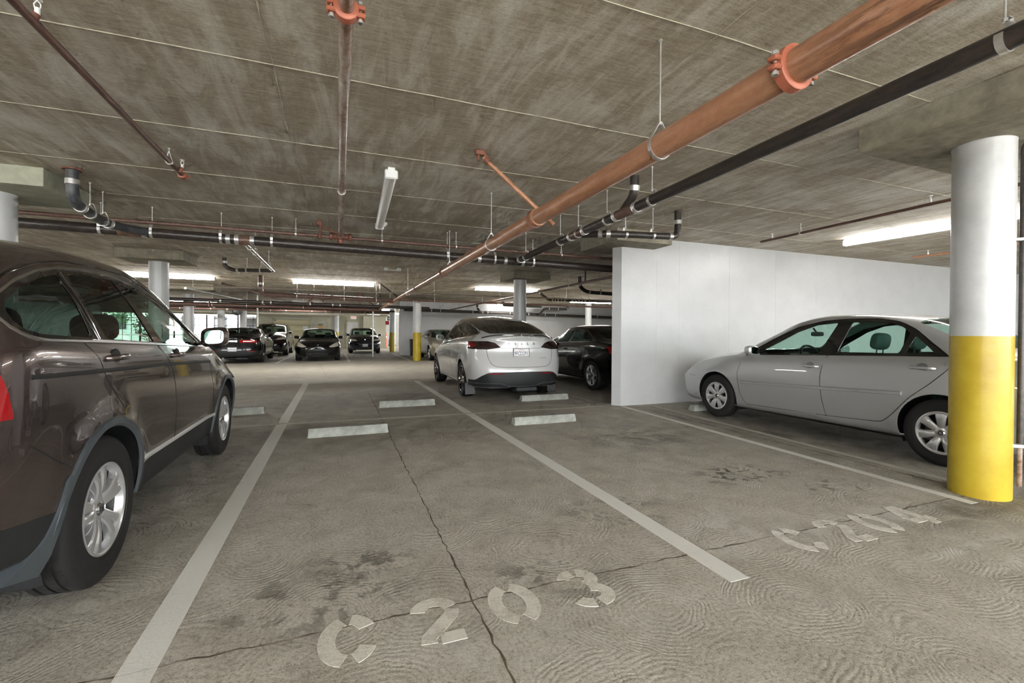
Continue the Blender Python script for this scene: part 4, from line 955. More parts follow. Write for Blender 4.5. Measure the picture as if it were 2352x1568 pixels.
pipe('thin dark pipe coloured pale for the lamp light, under the far row of tube lights', [(-9, 15.55, 2.58), (12, 15.55, 2.60)], .024, simple('lamplit_thin_pipe', rgb(150, 140, 128), .35), 'conduit', hang=[(x, 15.55, 2.58) for x in (-3.9, -.7, 1.3, 3.1, 5.5, 8.2)], hstyle='clevis', n=10)  # pale colour stands in for lamp light on a darker brown pipe
pipe('far rust-brown main joining the end of the thick pipe', [(-12, 21.8, 2.42), (1.9, 21.8, 2.31)], .085, brown_pipe, 'sprinkler_main', hang=[(x, 21.8, 2.36) for x in (-7, -4.8, -3.56, -1.4)], grooves=[(-4.9, 21.8, 2.36)], hstyle='clevis', n=16)
pipe('far black drain above the rust-brown main', [(-12, 21.3, 2.60), (4, 21.3, 2.40)], .07, black_iron, bands=[(x, 21.3, 2.5) for x in (-4.4, -2.9, -2.6, -1.1, -.2, .1)], n=14)
pipe('rust-brown pipe over the champagne saloon', [(1.9, 20, 2.69), (13.5, 20, 2.62)], .045, brown_pipe, 'sprinkler_branch', hang=[(x, 20, 2.66) for x in (4, 6.2)], hstyle='clevis', n=12)
pipe('black drain running along the white back wall', [(3.4, 25.4, 2.54), (17.5, 25.4, 2.33)], .085, black_iron, bands=[(x, 25.4, 2.5) for x in (4.9, 7.3, 7.9, 10.8, 12.6)], hang=[(x, 25.4, 2.5) for x in (5.4, 8.2, 9.6, 11.9, 15.6)], n=14)
pipe('black offset drop above the white crossover', [(7.42, 24.9, 3.0), (7.45, 24.9, 2.66), (7.75, 25.3, 2.5)], .07, black_iron, fil=.15, bands=[(7.42, 24.9, 2.72)], n=12)
pipe('second black offset run right of the crossover roof', [(12.95, 24.4, 3.0), (12.95, 24.4, 2.74), (11.6, 24.4, 2.74), (11.4, 24.4, 2.72), (11.45, 25.2, 2.42)], .075, black_iron, fil=.15, bands=[(12.9, 24.4, 2.76), (12.3, 24.4, 2.74), (11.7, 24.4, 2.74)], n=12)
pipe('looping black drain under the ceiling over the crossover', [(8.45, 23.5, 3.0), (8.5, 23.5, 2.8), (10.8, 23.5, 2.77)], .06, black_iron, fil=.15, bands=[(8.45, 23.5, 2.9), (9.1, 23.5, 2.79), (9.7, 23.5, 2.79)], n=12)
pipe('brown elbow beside the white wall top', [(6.2, 11, 2.84), (6.2, 11, 2.56), (6.42, 11, 2.42), (9, 11, 2.34)], .05, black_iron, fil=.14, bands=[(6.2, 11, 2.6), (6.5, 11, 2.41)], hang=[(6.85, 11, 2.4)], n=14)
pipe('thin dark drop pipe beside the brown elbow', [(6.38, 11, 3.0), (6.38, 11, 2.7), (6.24, 11, 2.66)], .02, black_iron, 'branch_pipe', fil=.04, n=8)
pipe('slim dark pipe running back past the white wall top', [(5.62, 8.4, 2.52), (5.62, 24, 2.50)], .03, brown_pipe, 'sprinkler_branch', hang=[(5.62, 10.5, 2.5), (5.62, 13.6, 2.5)], hstyle='clevis', n=10)
pipe('cluster drain right of the plain white pillar', [(7.55, 16.6, 2.98), (7.6, 16.6, 2.84), (7.95, 16.6, 2.62), (12.5, 16.6, 2.66)], .055, black_iron, fil=.12, bands=[(7.58, 16.6, 2.9), (8.1, 16.6, 2.62), (8.35, 16.6, 2.62), (8.65, 16.6, 2.63), (9.0, 16.6, 2.63), (9.3, 16.6, 2.63), (9.6, 16.6, 2.63)], hang=[(x, 16.6, 2.63) for x in (8.22, 8.5, 9.15, 9.45, 9.8)], n=14)
pipe('slim sprinkler branch under the ceiling right of the parallel drain', [(6.73, 5.72, 2.85), (6.60, 1.0, 2.86)], .02, brown_pipe, 'sprinkler_branch', hang=[(6.715, 5.0, 2.855)], hstyle='clevis', n=12)
for (x, y) in ((6.72, 5.5), (6.63, 3.3)): sprinkler(bpy.data.objects['sprinkler_branch.005'], x, y, 2.87)
t = pipe('short orange sprinkler branch low over the white wall', [(10.8, 5.65, 2.84), (10.7, 2.6, 2.84)], .022, orange_pipe, 'sprinkler_branch', n=10); sprinkler(t, 10.79, 5.4, 2.86)
t = pipe('dark conduit strapped to the side of the large near pillar', [(5.2, 1.7, 2.78), (4.985, 1.885, 2.78), (4.985, 1.885, .42)], .02, black_iron, 'conduit', fil=.06, n=14); MB().cyl((4.985, 1.885, .10), (4.985, 1.885, .43), .015, 12).build('lower_sleeve', shiny_pipe, t)
MB().box((4.95, 1.915, .42), (.12, .09, .03), .004, Matrix.Rotation(.8, 3, 'Z')).build('strap', zinc, t); MB().box((4.95, 1.915, 2.02), (.12, .09, .025), .004, Matrix.Rotation(.8, 3, 'Z')).build('strap', zinc, t)
pipe('thin vertical pipe standing in front of the small SUV', [(1.71, 24.66, 0), (1.71, 24.66, 2.55), (1.75, 21.9, 2.6)], .035, zinc, 'riser_pipe', fil=.1, n=12)
pipe('thin hanging rod in front of the far left daylight', [(-3.56, 24.5, 3.0), (-3.56, 24.5, 1.5)], .028, zinc, 'riser_pipe', n=8)
for k, (x0, x1, y, z, r_, mt, nm) in enumerate(((-12, 3.2, 28, 2.58, .05, black_iron, 'black'), (-12, 3.4, 31, 2.60, .06, brown_pipe, 'brown'), (-10, 3.4, 33.5, 2.5, .05, simple('cream_lagged_pipe', rgb(196, 190, 168), .5), 'cream'), (-9, 3.0, 36, 2.66, .06, zinc, 'silver'))):
    pipe(nm + ' pipe crossing the far end of the garage', [(x0, y, z), (x1, y, z - .06)], r_, mt, 'far_pipe', bands=[(x0 + 1.3 + q * (1.15 + .4 * (q % 2)), y, z) for q in range(9)], hang=[(x0 + 2 + 3.1 * q, y, z) for q in range(4)], n=10, grp=None)
for x0, y0, x1, y1, z in ((-4.6, 17.5, -2.9, 27, 2.66), (-3.3, 16.2, -1.8, 25, 2.74), (-1.2, 22.5, -.6, 30, 2.7), (1.0, 23, 2.0, 35, 2.62)):
    pipe('slanting branch between far pipes at %s' % {-4.6: 'far left', -3.3: 'left', -1.2: 'centre', 1.0: 'right'}[x0], [(x0, y0, z), (x1, y1, z - .1)], .035, brown_pipe if x0 > -4 else zinc, 'branch_pipe', bands=[(x0 + (x1 - x0) * .4, y0 + (y1 - y0) * .4, z)], n=10)
for x, y, s_, lb in ((1.35, 16.3, 1, 'first V-shaped dark brace over the electric saloon'), (.9, 21.4, 1, 'far V-shaped brace where the thick main ends'), (-.6, 21.0, -1, 'small V-shaped brace left of the main end')):
    t = thing('sway_brace', lb, 'brace', group='sway braces'); MB().cyl((x, y, 2.97), (x + s_ * .62, y, 2.5), .022, 8).cyl((x, y, 2.97), (x + .02, y, 2.45), .016, 8).build('brace_tube', black_iron if y < 20 else redrust, t); MB().box((x, y, 2.97), (.1, .06, .06), .01).build('ceiling_bracket', redrust, t)

# ------------------------------------------------------------------ lights
def fixture(label, x, y, ln, along='x', lit=True, rz=0, z=2.94, dim=False):
    t = thing('tube_light', label, 'light', (x, y, 0), rz + (0 if along == 'x' else PI / 2), 'ceiling tube lights')
    MB().box((0, 0, Hc - .031), (ln, .075, .058), .006).build('housing', white_pl, t, False)
    m = MB(); n = 10; vs = []; fs = []
    for i in (-1, 1):
        for k in range(n + 1):
            a = PI + PI * k / n; vs.append((i * (ln / 2 - .03), math.cos(a) * .062, Hc - .06 + math.sin(a) * .058))
    for k in range(n): fs.append((k, k + 1, n + 2 + k, n + 1 + k))
    fs += [tuple(range(n + 1)), tuple(range(n + 1, 2 * n + 2))[::-1], (0, n + 1, 2 * n + 1, n)]; m.add(vs, fs); m.build('lens', (tube_dim if dim else tube_m) if lit else lens_off, t)
    for i in (-1, 1): MB().box((i * (ln / 2 - .015), 0, Hc - .072), (.035, .135, .10), .015).build('end_cap', white_pl, t)
    return t
fixture('unlit white tube light left of the thick main', .565, 6.15, 2.5, 'y', False, math.radians(-2))
fixture('lit tube light over the electric saloon in the centre', -.1, 16.75, 2.62); fixture('lit tube light behind the left white pillar', -4.75, 16.75, 2.3); fixture('lit tube light behind the plain white pillar at right', 6.1, 16.5, 2.6)
fixture('lit tube light half hidden by the large near pillar', 8.68, 3.95, 3.2, 'y', True, math.radians(4), dim=True); fixture('small lit tube light far behind the crossover roof', 9.3, 24.6, 1.6)
fixture('far lit tube light left of the thin vertical pipe', -2.2, 30, 2.4); fixture('added tube light by the far corridor opening', 3.1, 34.6, 1.4)  # put in to brighten the far end; the left one meets a visible fixture
OUT = ['left of the dark grey SUV', 'far left beyond the left white pillar', 'left behind the camera', 'behind the camera and to its left', 'straight behind the camera', 'behind the camera and to its right', 'behind the white wall', 'far behind the white wall', 'far left beyond the black coupe', 'deep in the far corridor']
for x, y, a in ((-7.5, 6, 'y'), (-10.5, 16.7, 'x'), (-8, -1, 'y'), (-3.2, -3.2, 'x'), (2.2, -3.2, 'x'), (7.2, -3.2, 'x'), (12.3, 16.5, 'x'), (12.5, 21, 'x'), (-7.5, 29.5, 'x'), (5.6, 42, 'x')): fixture('added fill tube light out of the picture, ' + OUT.pop(0), x, y, 2.5, a)  # unseen fill lamps, added to lift the light round the camera and bays
t = thing('emergency_lamp', 'pair of small grey boxes joined by a wire on the ceiling', 'lamp', (0, 0, 0))
for x in (1.20, 1.54): MB().box((x, 12.5, 2.955), (.1, .09, .09), .01).build('lamp_box', simple('grey_box', rgb(176, 180, 178), .5), t, False)
MB().tube([(1.25, 12.5, 2.95), (1.37, 12.5, 2.93), (1.49, 12.5, 2.95)], .008, 6).build('wire', white_pl, t)
for x, y, lb in ((.66, 7.45, 'small white sensor beside the unlit tube light'), ):
    t = thing('ceiling_sensor', lb, 'sensor', (x, y, 0)); MB().box((.02, -.05, 2.975), (.09, .06, .05), .012).build('sensor_body', white_pl, t); MB().cyl((.02, -.05, 2.93), (.02, -.05, 2.96), .02, 10).build('sensor_eye', white_pl, t)
# ------------------------------------------------------------------ far end furnishing
t = thing('garage_door', 'pale yellow-beige double door in the far cream wall', 'door', (-3.25, 38.98, 0)); dm = simple('beige_door_paint', rgb(206, 198, 160), .5)
for i in range(5): MB().box((0, -.03, .22 + .44 * i), (2.5, .05, .43), .008).build('door_panel', dm, t, False)
for a, b, w_, h_ in ((-1.33, 1.14, .14, 2.42), (1.33, 1.14, .14, 2.42), (0, 2.32, 2.8, .12)): MB().box((a, -.05, b), (w_, .14, h_), .01).build('door_frame', cream_wall, t, False)
t = thing('exit_door', 'plain white door below the exit sign', 'door', (1.17, 39.58, 0)); MB().box((0, -.03, 1.05), (.9, .05, 2.1), .005).build('door_leaf', white_pl, t, False); MB().box((-.5, -.04, 1.08), (.08, .1, 2.18)).box((.5, -.04, 1.08), (.08, .1, 2.18)).box((0, -.04, 2.17), (1.08, .1, .08)).build('door_frame', cream_wall, t, False); MB().tube([(.36, -.06, 1.0), (.36, -.1, 1.0), (.26, -.1, 1.0)], .012, 6).build('door_handle', zinc, t)
t = thing('exit_sign', 'red exit sign hanging above the far white door', 'sign', (1.17, 38.2, 2.46)); MB().box((0, 0, 0), (.42, .05, .3), .01).build('sign_box', emit('exit_sign_face', (1, .6, .5, 1), .12), t, False); text_obj('sign_text', 'EXIT', .17, simple('exit_red', (.8, .05, .04, 1), .5), t, basis((0, -.028, 0), (1, 0, 0), (0, 0, 1)), .003); MB().cyl((0, 0, .14), (0, 0, .54), .01, 6).build('sign_stem', zinc, t)
t = thing('notice', 'small black and yellow notice on the far cream wall', 'sign', (-1.27, 38.97, 1.75)); MB().box((0, 0, 0), (.38, .02, .34)).build('notice_board', simple('notice_yellow', rgb(226, 190, 120), .5), t, False); MB().box((0, -.012, .1), (.34, .01, .13)).build('notice_heading', letter_dark, t, False)
t = thing('notice', 'white paper notice beside the beige double door', 'sign', (-2.35, 38.9, 1.55)); MB().box((0, 0, 0), (.34, .01, .3)).build('notice_board', plate_m, t, False)
t = thing('traffic_sign', 'stack of black and white direction plates at the corridor', 'sign', (4.55, 38.5, 2.3))
for k, (dx, z, w_, h_, mt) in enumerate(((-.5, .1, .5, .3, letter_dark), (-.5, .1, .36, .12, plate_m), (-.75, -.25, .3, .3, red_lens), (.45, .25, .34, .16, letter_dark), (.45, 0, .34, .16, letter_dark), (.45, -.25, .34, .16, letter_dark))): MB().box((dx, -.01 * k, z), (w_, .02, h_), .004).build('sign_plate', mt, t, False)
MB().cyl((-.5, 0, .2), (-.5, 0, .7), .012, 6).cyl((.45, 0, .3), (.45, 0, .7), .012, 6).build('sign_stem', zinc, t)
t = thing('traffic_post', 'orange-red post standing in the far corridor', 'post', (3.95, 41.5, 0)); MB().lathe([(0, 0), (.2, 0), (.2, .04), (.13, .07), (.12, 1.15), (.09, 1.2), (0, 1.2)], (0, 0, 0), 'z', 14).build('post_body', simple('orange_red_plastic', rgb(232, 84, 50), .5), t); MB().lathe([(.125, .8), (.128, .8), (.128, .95), (.125, .95)], (0, 0, 0), 'z', 14).build('post_band', plate_m, t)
t = thing('equipment_cart', 'dark green machine beside the orange post', 'machine', (4.55, 42, 0)); MB().box((0, 0, .45), (.5, .5, .5), .05).build('cart_body', simple('machine_green', rgb(40, 80, 66), .5), t); MB().tube([(-.2, 0, .7), (-.2, .1, 1.0), (.2, .1, 1.0), (.2, 0, .7)], .02, 6).build('cart_handle', black_pl, t)
for x in (-.2, .2): MB().cyl((x, -.26, .12), (x, -.2, .12), .12, 12).build('cart_wheel', rubber, t)
t = thing('waste_bin', 'tall black bin against the white back wall', 'bin', (3.95, 25.2, 0)); MB().prism([(-.24, -.22), (.24, -.22), (.24, .22), (-.24, .22)], lambda u, v, q: (u * (1 - .1 * (1 - q)), v * (1 - .1 * (1 - q)), q * .86), 0, 1).build('bin_body', black_pl, t, False); MB().box((0, 0, .88), (.5, .46, .05), .02).build('bin_lid', black_pl, t)
t = thing('round_mirror', 'round dark convex mirror on the grey pillar', 'mirror', (-5.85, 32.5, 2.52)); MB().lathe([(0, -.05), (.15, -.04), (.23, -.02), (.26, 0), (.26, .02), (0, .02)], (0, 0, 0), 'y', 28).build('mirror_dome', simple('dark_mirror_back', rgb(70, 76, 76), .3), t); MB().cyl((0, .03, 0), (.1, .45, .05), .02, 8).build('mirror_arm', zinc, t)
# daylight side: steel fence, building and greenery outside
t = thing('steel_fence', 'dark steel mesh fence across the bright far left opening', 'fence', (0, 39.3, 0))
for k in range(19): MB().box((-15 + k * .5, 0, 1.25), (.03 if k % 4 else .09, .03 if k % 4 else .09, 2.5)).build('fence_post' if k % 4 == 0 else 'fence_bar', grey_pl, t, False)
for z in (.3, 1.0, 1.7, 2.2): MB().box((-10.4, .03, z), (9.3, .03, .04)).build('fence_rail', grey_pl, t, False)
t = thing('outside_building', 'sunlit white building beyond the far opening', 'building', (-9, 58, 0)); MB().box((0, 3, 4), (30, 6, 8)).build('facade', simple('white_render', rgb(236, 234, 226), .7), t, False)
for i in range(9):
    o = MB().box((-12 + i * 3, -.03, 2.2), (1.3, .08, 1.5)).build('window_frame', grey_pl, t, False); MB().box((-12 + i * 3, -.08, 2.2), (1.1, .02, 1.3)).build('pane', gloss_black, o, False)
def bush(label, x, y, z, rx, ry, rz_, n=900):
    t = thing('shrub', label, 'shrub', (x, y, 0)); MB().tube([(0, 0, 0), (.1, 0, z * .5), (0, .1, z)], .07, 7, rs=[.09, .06, .03]).build('trunk', simple('bark', rgb(90, 72, 54), .9, var=.2), t)
    vs = []; fs = []
    for i in range(n):
        a, b = random.uniform(0, 2 * PI), math.acos(random.uniform(-1, 1)); r = random.uniform(.6, 1) ; p = Vector((math.sin(b) * math.cos(a) * rx * r, math.sin(b) * math.sin(a) * ry * r, z + math.cos(b) * rz_ * r))
        u = Vector((random.uniform(-1, 1), random.uniform(-1, 1), random.uniform(-1, 1))).normalized(); w_ = u.orthogonal().normalized(); k = len(vs)
        vs += [p - u * .11, p + w_ * .05, p + u * .11, p - w_ * .05]; fs.append((k, k + 1, k + 2, k + 3))
    o = mk('foliage', vs, fs, simple('leaf_green', rgb(84, 130, 60), .6, var=.35), t, False, fix=False); o['kind'] = 'stuff'
bush('green shrub beyond the steel fence, left of the tree', -13.5, 43, 1.6, 1.2, 1.2, 1.1, 600); bush('green tree beyond the steel fence', -17.5, 46, 3, 2, 2, 1.6)
# ------------------------------------------------------------------ the cars
def mir(p): return p + [(-a, b) for a, b in p[::-1]]
def circ(y, z, r, n=48): return [(y + r * math.cos(2 * PI * k / n), z + r * math.sin(2 * PI * k / n)) for k in range(n)]
def arcpts(y, z, r, a0, a1, n=16): return [(y + r * math.cos(math.radians(a0 + (a1 - a0) * k / n)), z + r * math.sin(math.radians(a0 + (a1 - a0) * k / n))) for k in range(n + 1)]
GP = paint('warm_dark_grey_car_paint', rgb(88, 76, 73), .75, .22)
SP = paint('silver_car_paint', rgb(170, 171, 171), .5, .36)
SPD = simple('shaded_silver_recess', rgb(120, 120, 119), .35, .6)
WP = paint('pearl_white_car_paint', rgb(190, 190, 189), .12, .3, .02)
KP = paint('black_car_paint', rgb(10, 10, 11), .0, .2, .02); KP.node_tree.nodes['Principled BSDF'].inputs['Coat Weight'].default_value = .55; KP.node_tree.nodes['Principled BSDF'].inputs['Specular IOR Level'].default_value = .25
NP = paint('blue_black_car_paint', rgb(22, 28, 40), .3, .15, .02)
BP = paint('pale_champagne_car_paint', rgb(176, 172, 158), .5, .3)

# --- dark grey SUV in the left foreground
sp = dict(yF=2.27, yR=-2.29, DF=.55, DR=.5, nF=3, nR=3.4, ax=(1.29, -1.30), track=.905, arches=[(1.29, .365, .425), (-1.30, .365, .425)], cabin=(-2.0, 1.3), cowlz=1.25, step=.028, ncap=16,
    flare=.022, bulge=.032, klow=.965, Rw=.36, sub=[2, 2, 3, 8, 10, 5, 7, 8, 6, 6],
    tab=dict(W=[(-2.3, .885), (-1.9, .90), (-.3, .91), (1.7, .905), (2.3, .87)], zb=[(-2.3, .36), (-1.9, .33), (-1.6, .27), (0, .25), (1.6, .25), (2.27, .30)], zlow=.43, zmid=.74,
        zbelt=[(-2.3, 1.24), (-1.9, 1.245), (-1.33, 1.215), (-.4, 1.17), (.4, 1.13), (.85, 1.11), (1.3, 1.03), (1.8, .90), (2.27, .74)],
        zrail=[(-2.3, 1.46), (-2.0, 1.57), (-1.6, 1.64), (-1.2, 1.665), (-.7, 1.665), (-.4, 1.64), (0, 1.555), (.3, 1.445), (.6, 1.32), (.85, 1.21), (1.05, 1.12), (1.3, 1.06), (1.8, .95), (2.27, .80)],
        zroof=[(-2.3, 1.58), (-2.0, 1.66), (-1.4, 1.71), (-.8, 1.725), (-.3, 1.71), (.1, 1.64), (.5, 1.47), (.9, 1.28), (1.15, 1.16), (1.5, 1.08), (1.9, 1.0), (2.27, .86)],
        wbelt=[(-2.3, .84), (-1.9, .865), (0, .87), (.9, .86), (1.3, .82), (2.27, .76)], wrail=[(-2.3, .65), (-1.8, .69), (-1, .705), (0, .69), (.6, .73), (.92, .785), (1.3, .70), (2.27, .55)]),
    endR=[(0.3, .03), (.5, 0), (.8, .03), (1.0, .10), (1.3, .18), (1.6, .34)], endF=[(.3, .1), (.5, 0), (.7, .02), (.95, .12), (1.2, .2)])
c = Car('parked_suv', 'dark grey SUV parked at the left edge, seen from its right rear', sp, (-2.0, 4.20, 0))
aw = [( .76, 1.128), (-.35, 1.175), (-1.33, 1.215), (-1.75, 1.228), (-1.88, 1.25), (-1.945, 1.31), (-1.93, 1.38), (-1.8, 1.465), (-1.62, 1.53), (-1.4, 1.568), (-1.1, 1.59), (-.8, 1.59), (-.45, 1.55), (0, 1.45), (.3, 1.34), (.55, 1.23)]
rd = [(-1.44, 1.21), (-1.34, 1.13), (-1.30, 1.04), (-1.2, .93), (-1.12, .84)] + arcpts(-1.30, .365, .462, 66, 14, 8) + [(-.86, .475), (-.22, .475), (-.25, .7), (-.26, .87), (-.31, 1.02), (-.5, 1.178)]
fd = [(-.5, 1.178), (-.31, 1.02), (-.26, .87), (-.25, .7), (-.22, .475), (.84, .475), (.82, .6), (.80, .75), (.72, .97), (.66, 1.12)]
c.cut('rear_door', 'side', rd, GP, rim=.02); c.cut('front_door', 'side', fd, GP, rim=.02)
c.cut('sill_cladding', 'side', [(-.92, .468), (.9, .468), (.96, .1), (-.98, .1)], black_pl)
c.cut('rear_bumper_cladding', 'side', [(-2.6, .60), (-2.08, .555), (-1.60, .49), (-1.60, .1), (-2.6, .1)], black_pl)
for ay in (1.29, -1.30): c.cut('wheel_opening', 'side', circ(ay, .365, .425), None)
c.cut('window_frame', 'side', aw, gloss_black, off=-.002)
c.cut('quarter_window', 'side', [(-1.345, 1.235), (-1.57, 1.245), (-1.75, 1.255), (-1.85, 1.275), (-1.90, 1.32), (-1.88, 1.38), (-1.78, 1.44), (-1.6, 1.505), (-1.47, 1.53), (-1.40, 1.40)], g_dark, off=-.006, rim=0)
c.cut('rear_door_window', 'side', [(-1.40, 1.54), (-1.18, 1.56), (-.90, 1.562), (-.72, 1.39), (-.53, 1.197), (-1.19, 1.227), (-1.30, 1.38)], g_dark, off=-.006, rim=0)
c.cut('front_door_window', 'side', [(-.83, 1.555), (-.5, 1.52), (0, 1.42), (.3, 1.305), (.58, 1.155), (-.37, 1.19), (-.62, 1.39)], g_mid, off=-.006, rim=0)
c.cut('tail_lamp', 'side', [(-2.5, .93), (-1.965, .94), (-1.98, 1.07), (-2.04, 1.3), (-2.12, 1.5), (-2.5, 1.5)], red_lens)
c.cut('windshield', 'top', mir([(.62, .12), (.72, .55), (.78, .95), (.5, 1.08), (.2, 1.12)]), g_clear, off=-.004, rim=0)
c.cut('rear_window', 'rear', mir([(.55, 1.12), (.58, 1.3), (.5, 1.56)]), g_dark, off=-.004, rim=0)
c.cut('head_lamp', 'front', [(.5, .74), (.86, .8), (.86, .95), (.55, .86)], clear_lens, kind='pair'); c.cut('grille', 'front', mir([(.46, .58), (.46, .82)]), black_pl)
c.solve(); c.emit_parts(GP, liner_dk)
for nm, pts in (('door_gap', rd[:5]), ('door_gap', fd[:5][::-1] if 0 else [(-.5, 1.178), (-.31, 1.02), (-.26, .87), (-.25, .7), (-.22, .475)]), ('door_gap', fd[5:]), ('bumper_gap', [(-2.05, .94), (-2.0, .88), (-1.9, .82), (-1.75, .73), (-1.66, .67)])):
    for sd in (1, -1): c.strip(nm, 'side', pts, .009, .0012, seam_m, sd)
for sd in (1, -1):
    c.strip('side_moulding', 'side', [(-1.88, 1.086), (-1.33, 1.068), (-.31, 1.038), (.75, .99)], .024, .0012, seam_m, sd)
    c.strip('sill_strip', 'side', [(-.875, .488), (.85, .482)], .032, .010, sill_m, sd)
    c.strip('window_surround', 'side', aw, .017, .007, satin, sd, closed=True)
    for ay in (1.29, -1.30): c.strip('arch_trim', 'side', [(a_, max(b_, .31)) for a_, b_ in arcpts(ay, .365, .440, 205, -8, 40)], .05, .010, grey_pl, sd)
    mg = [(-1.675, .64), (-1.70, .62), (-1.74, .52), (-1.79, .42), (-1.86, .34), (-1.93, .30), (-1.80, .27), (-1.745, .33), (-1.715, .42), (-1.70, .5), (-1.685, .6)]; Q = [c.smap('side', (y_, max(z_, .36)), sd)[0] for y_, z_ in mg]
    m = MB(); vs = [(q[0] + sd * .012, a[0], a[1]) for q, a in zip(Q, mg)] + [(q[0] - sd * .05, a[0], a[1]) for q, a in zip(Q, mg)]; n_ = len(mg); m.add(vs, [tuple(range(n_)), tuple(range(n_, 2 * n_))[::-1]] + [(i, (i + 1) % n_, n_ + (i + 1) % n_, n_ + i) for i in range(n_)]); m.build('mud_guard', grey_pl, c.root)
    c.strip('rain_channel', 'side', [(-1.95, 1.40), (-1.8, 1.50), (-1.6, 1.565), (-1.35, 1.605), (-1.0, 1.622), (-.7, 1.618), (-.4, 1.57), (0, 1.455), (.45, 1.26)], .012, .004, gloss_black, sd)
    c.strip('pillar_trim', 'side', [(-1.45, 1.54), (-1.37, 1.39), (-1.28, 1.225)], .04, .003, gloss_black, sd); c.strip('belt_strip', 'side', [(.5, 1.142), (-.37, 1.178), (-1.33, 1.222)], .012, .006, satin, sd)
    c.strip('roof_channel', 'side', [(-1.9, 1.60), (-1.2, 1.655), (-.6, 1.655)], .02, .003, gloss_black, sd) if 0 else None
    c.handle(-1.16, 1.125, sd, GP, .22, parent=None); c.handle(-.17, 1.095, sd, GP, .22)
c.wheels('suv', .365, .225, .225, alloy, .9, segs=56); c.mirrors(.50, 1.17, GP, .21, .17); c.underbody()
c.seats(seat_dk, ((.1, (-.38, .38)),), rear=-.95, dash=(.72, 1.13), hz=1.22, zseat=.72)
vent = []
# --- silver saloon by the white wall
sp = dict(yF=2.46, yR=-2.45, DF=.62, DR=.55, nF=2.9, nR=3, ax=(1.42, -1.38), track=.885, arches=[(1.42, .325, .375), (-1.38, .325, .375)], cabin=(-1.7, 1.15), cowlz=1.08, step=.03, ncap=16,
    flare=.012, bulge=.02, Rw=.325, sub=[2, 2, 3, 7, 9, 5, 7, 8, 6, 6],
    tab=dict(W=[(-2.45, .86), (-1.6, .89), (0, .90), (1.5, .895), (2.38, .85)], zb=[(-2.45, .28), (-1.9, .22), (0, .20), (1.8, .19), (2.38, .22)], zlow=.40, zmid=.66,
        zbelt=[(-2.45, .93), (-2, 1.03), (-1.45, 1.075), (-.2, 1.035), (.9, .975), (1.2, .955), (1.5, .915), (2, .80), (2.38, .63)],
        zrail=[(-2.45, .98), (-2.0, 1.07), (-1.65, 1.13), (-1.3, 1.27), (-1.05, 1.38), (-.8, 1.46), (-.4, 1.495), (-.1, 1.49), (.25, 1.43), (.55, 1.29), (.8, 1.14), (.98, 1.04), (1.15, 1.0), (1.5, .955), (2, .85), (2.38, .68)],
        zroof=[(-2.45, 1.0), (-2.3, 1.08), (-1.9, 1.13), (-1.72, 1.16), (-1.3, 1.37), (-.95, 1.49), (-.4, 1.54), (0, 1.54), (.35, 1.48), (.7, 1.32), (1.0, 1.15), (1.17, 1.05), (1.5, 1.0), (2, .89), (2.38, .72)],
        wbelt=[(-2.45, .76), (-1.7, .80), (0, .83), (1, .82), (1.5, .79), (2.38, .70)], wrail=[(-2.4, .6), (-1.7, .64), (-1.1, .60), (0, .60), (.5, .63), (.95, .75), (1.3, .66), (2.38, .5)]),
    endR=[(.25, .05), (.5, 0), (.8, .04), (1.1, .1)], endF=[(.2, .08), (.35, .01), (.55, 0), (.75, .12), (.95, .3)])
c = Car('parked_saloon', 'silver four-door saloon parked nose to the white wall', sp, (6.35, 4.0, 0))
aw = [(.93, .985), (.78, 1.075), (.54, 1.225), (.23, 1.375), (-.09, 1.445), (-.4, 1.465), (-.69, 1.46), (-.9, 1.42), (-1.05, 1.34), (-1.22, 1.2), (-1.40, 1.075), (-.24, 1.035)]
sF = [(.9, .98), (.98, .87), (1.02, .71), (.98, .43), (.93, .32), (.88, .275)]; sB = [(-.26, 1.035), (-.22, .91), (-.20, .74), (-.22, .52), (-.26, .305)]
sR = [(-1.45, 1.06), (-1.44, .96), (-1.29, .79), (-1.13, .64), (-.96, .43), (-.86, .34), (-.71, .33)]
fd = sF + [(-.26, .305)] + sB[::-1][1:]; rd = sB + [(-.71, .33)] + sR[::-1][1:]
c.cut('front_door', 'side', fd, SP); c.cut('rear_door', 'side', rd, SP)
for ay in (1.42, -1.38): c.cut('wheel_opening', 'side', circ(ay, .325, .375), None)
c.cut('window_frame', 'side', aw, gloss_black, off=-.002)
c.cut('front_door_window', 'side', [(.74, 1.015), (.53, 1.14), (.23, 1.31), (-.01, 1.40), (-.27, 1.425), (-.135, 1.032)], g_clear, off=-.006, rim=0)
c.cut('rear_door_window', 'side', [(-.35, 1.06), (-.43, 1.425), (-.61, 1.43), (-.81, 1.41), (-.93, 1.375), (-1.02, 1.30), (-.985, 1.085)], g_clear, off=-.006, rim=0)
c.cut('quarter_window', 'side', [(-1.04, 1.09), (-1.075, 1.27), (-1.29, 1.095)], g_clear, off=-.006, rim=0)
c.cut('windshield', 'top', mir([(.57, .22), (.64, .6), (.72, .92), (.45, 1.1), (.2, 1.14)]), g_clear, off=-.004, rim=0)
c.cut('rear_window', 'top', mir([(.54, -1.02), (.58, -1.35), (.6, -1.62), (.3, -1.7)]), g_clear, off=-.004, rim=0)
c.cut('tail_lamp', 'rear', [(.5, .72), (.9, .74), (.9, .96), (.52, .92)], red_lens, kind='pair')
c.solve(); c.emit_parts(SP, liner_m)
c.patch('head_lamp', 'side', [(2.36, .635), (2.16, .66), (2.02, .72), (1.93, .80), (1.97, .815), (2.12, .785), (2.34, .725)], clear_lens, .004); c.patch('turn_signal', 'side', [(2.22, .665), (2.12, .685), (2.03, .735), (2.06, .775), (2.18, .745)], amber, .0075, rings=4)
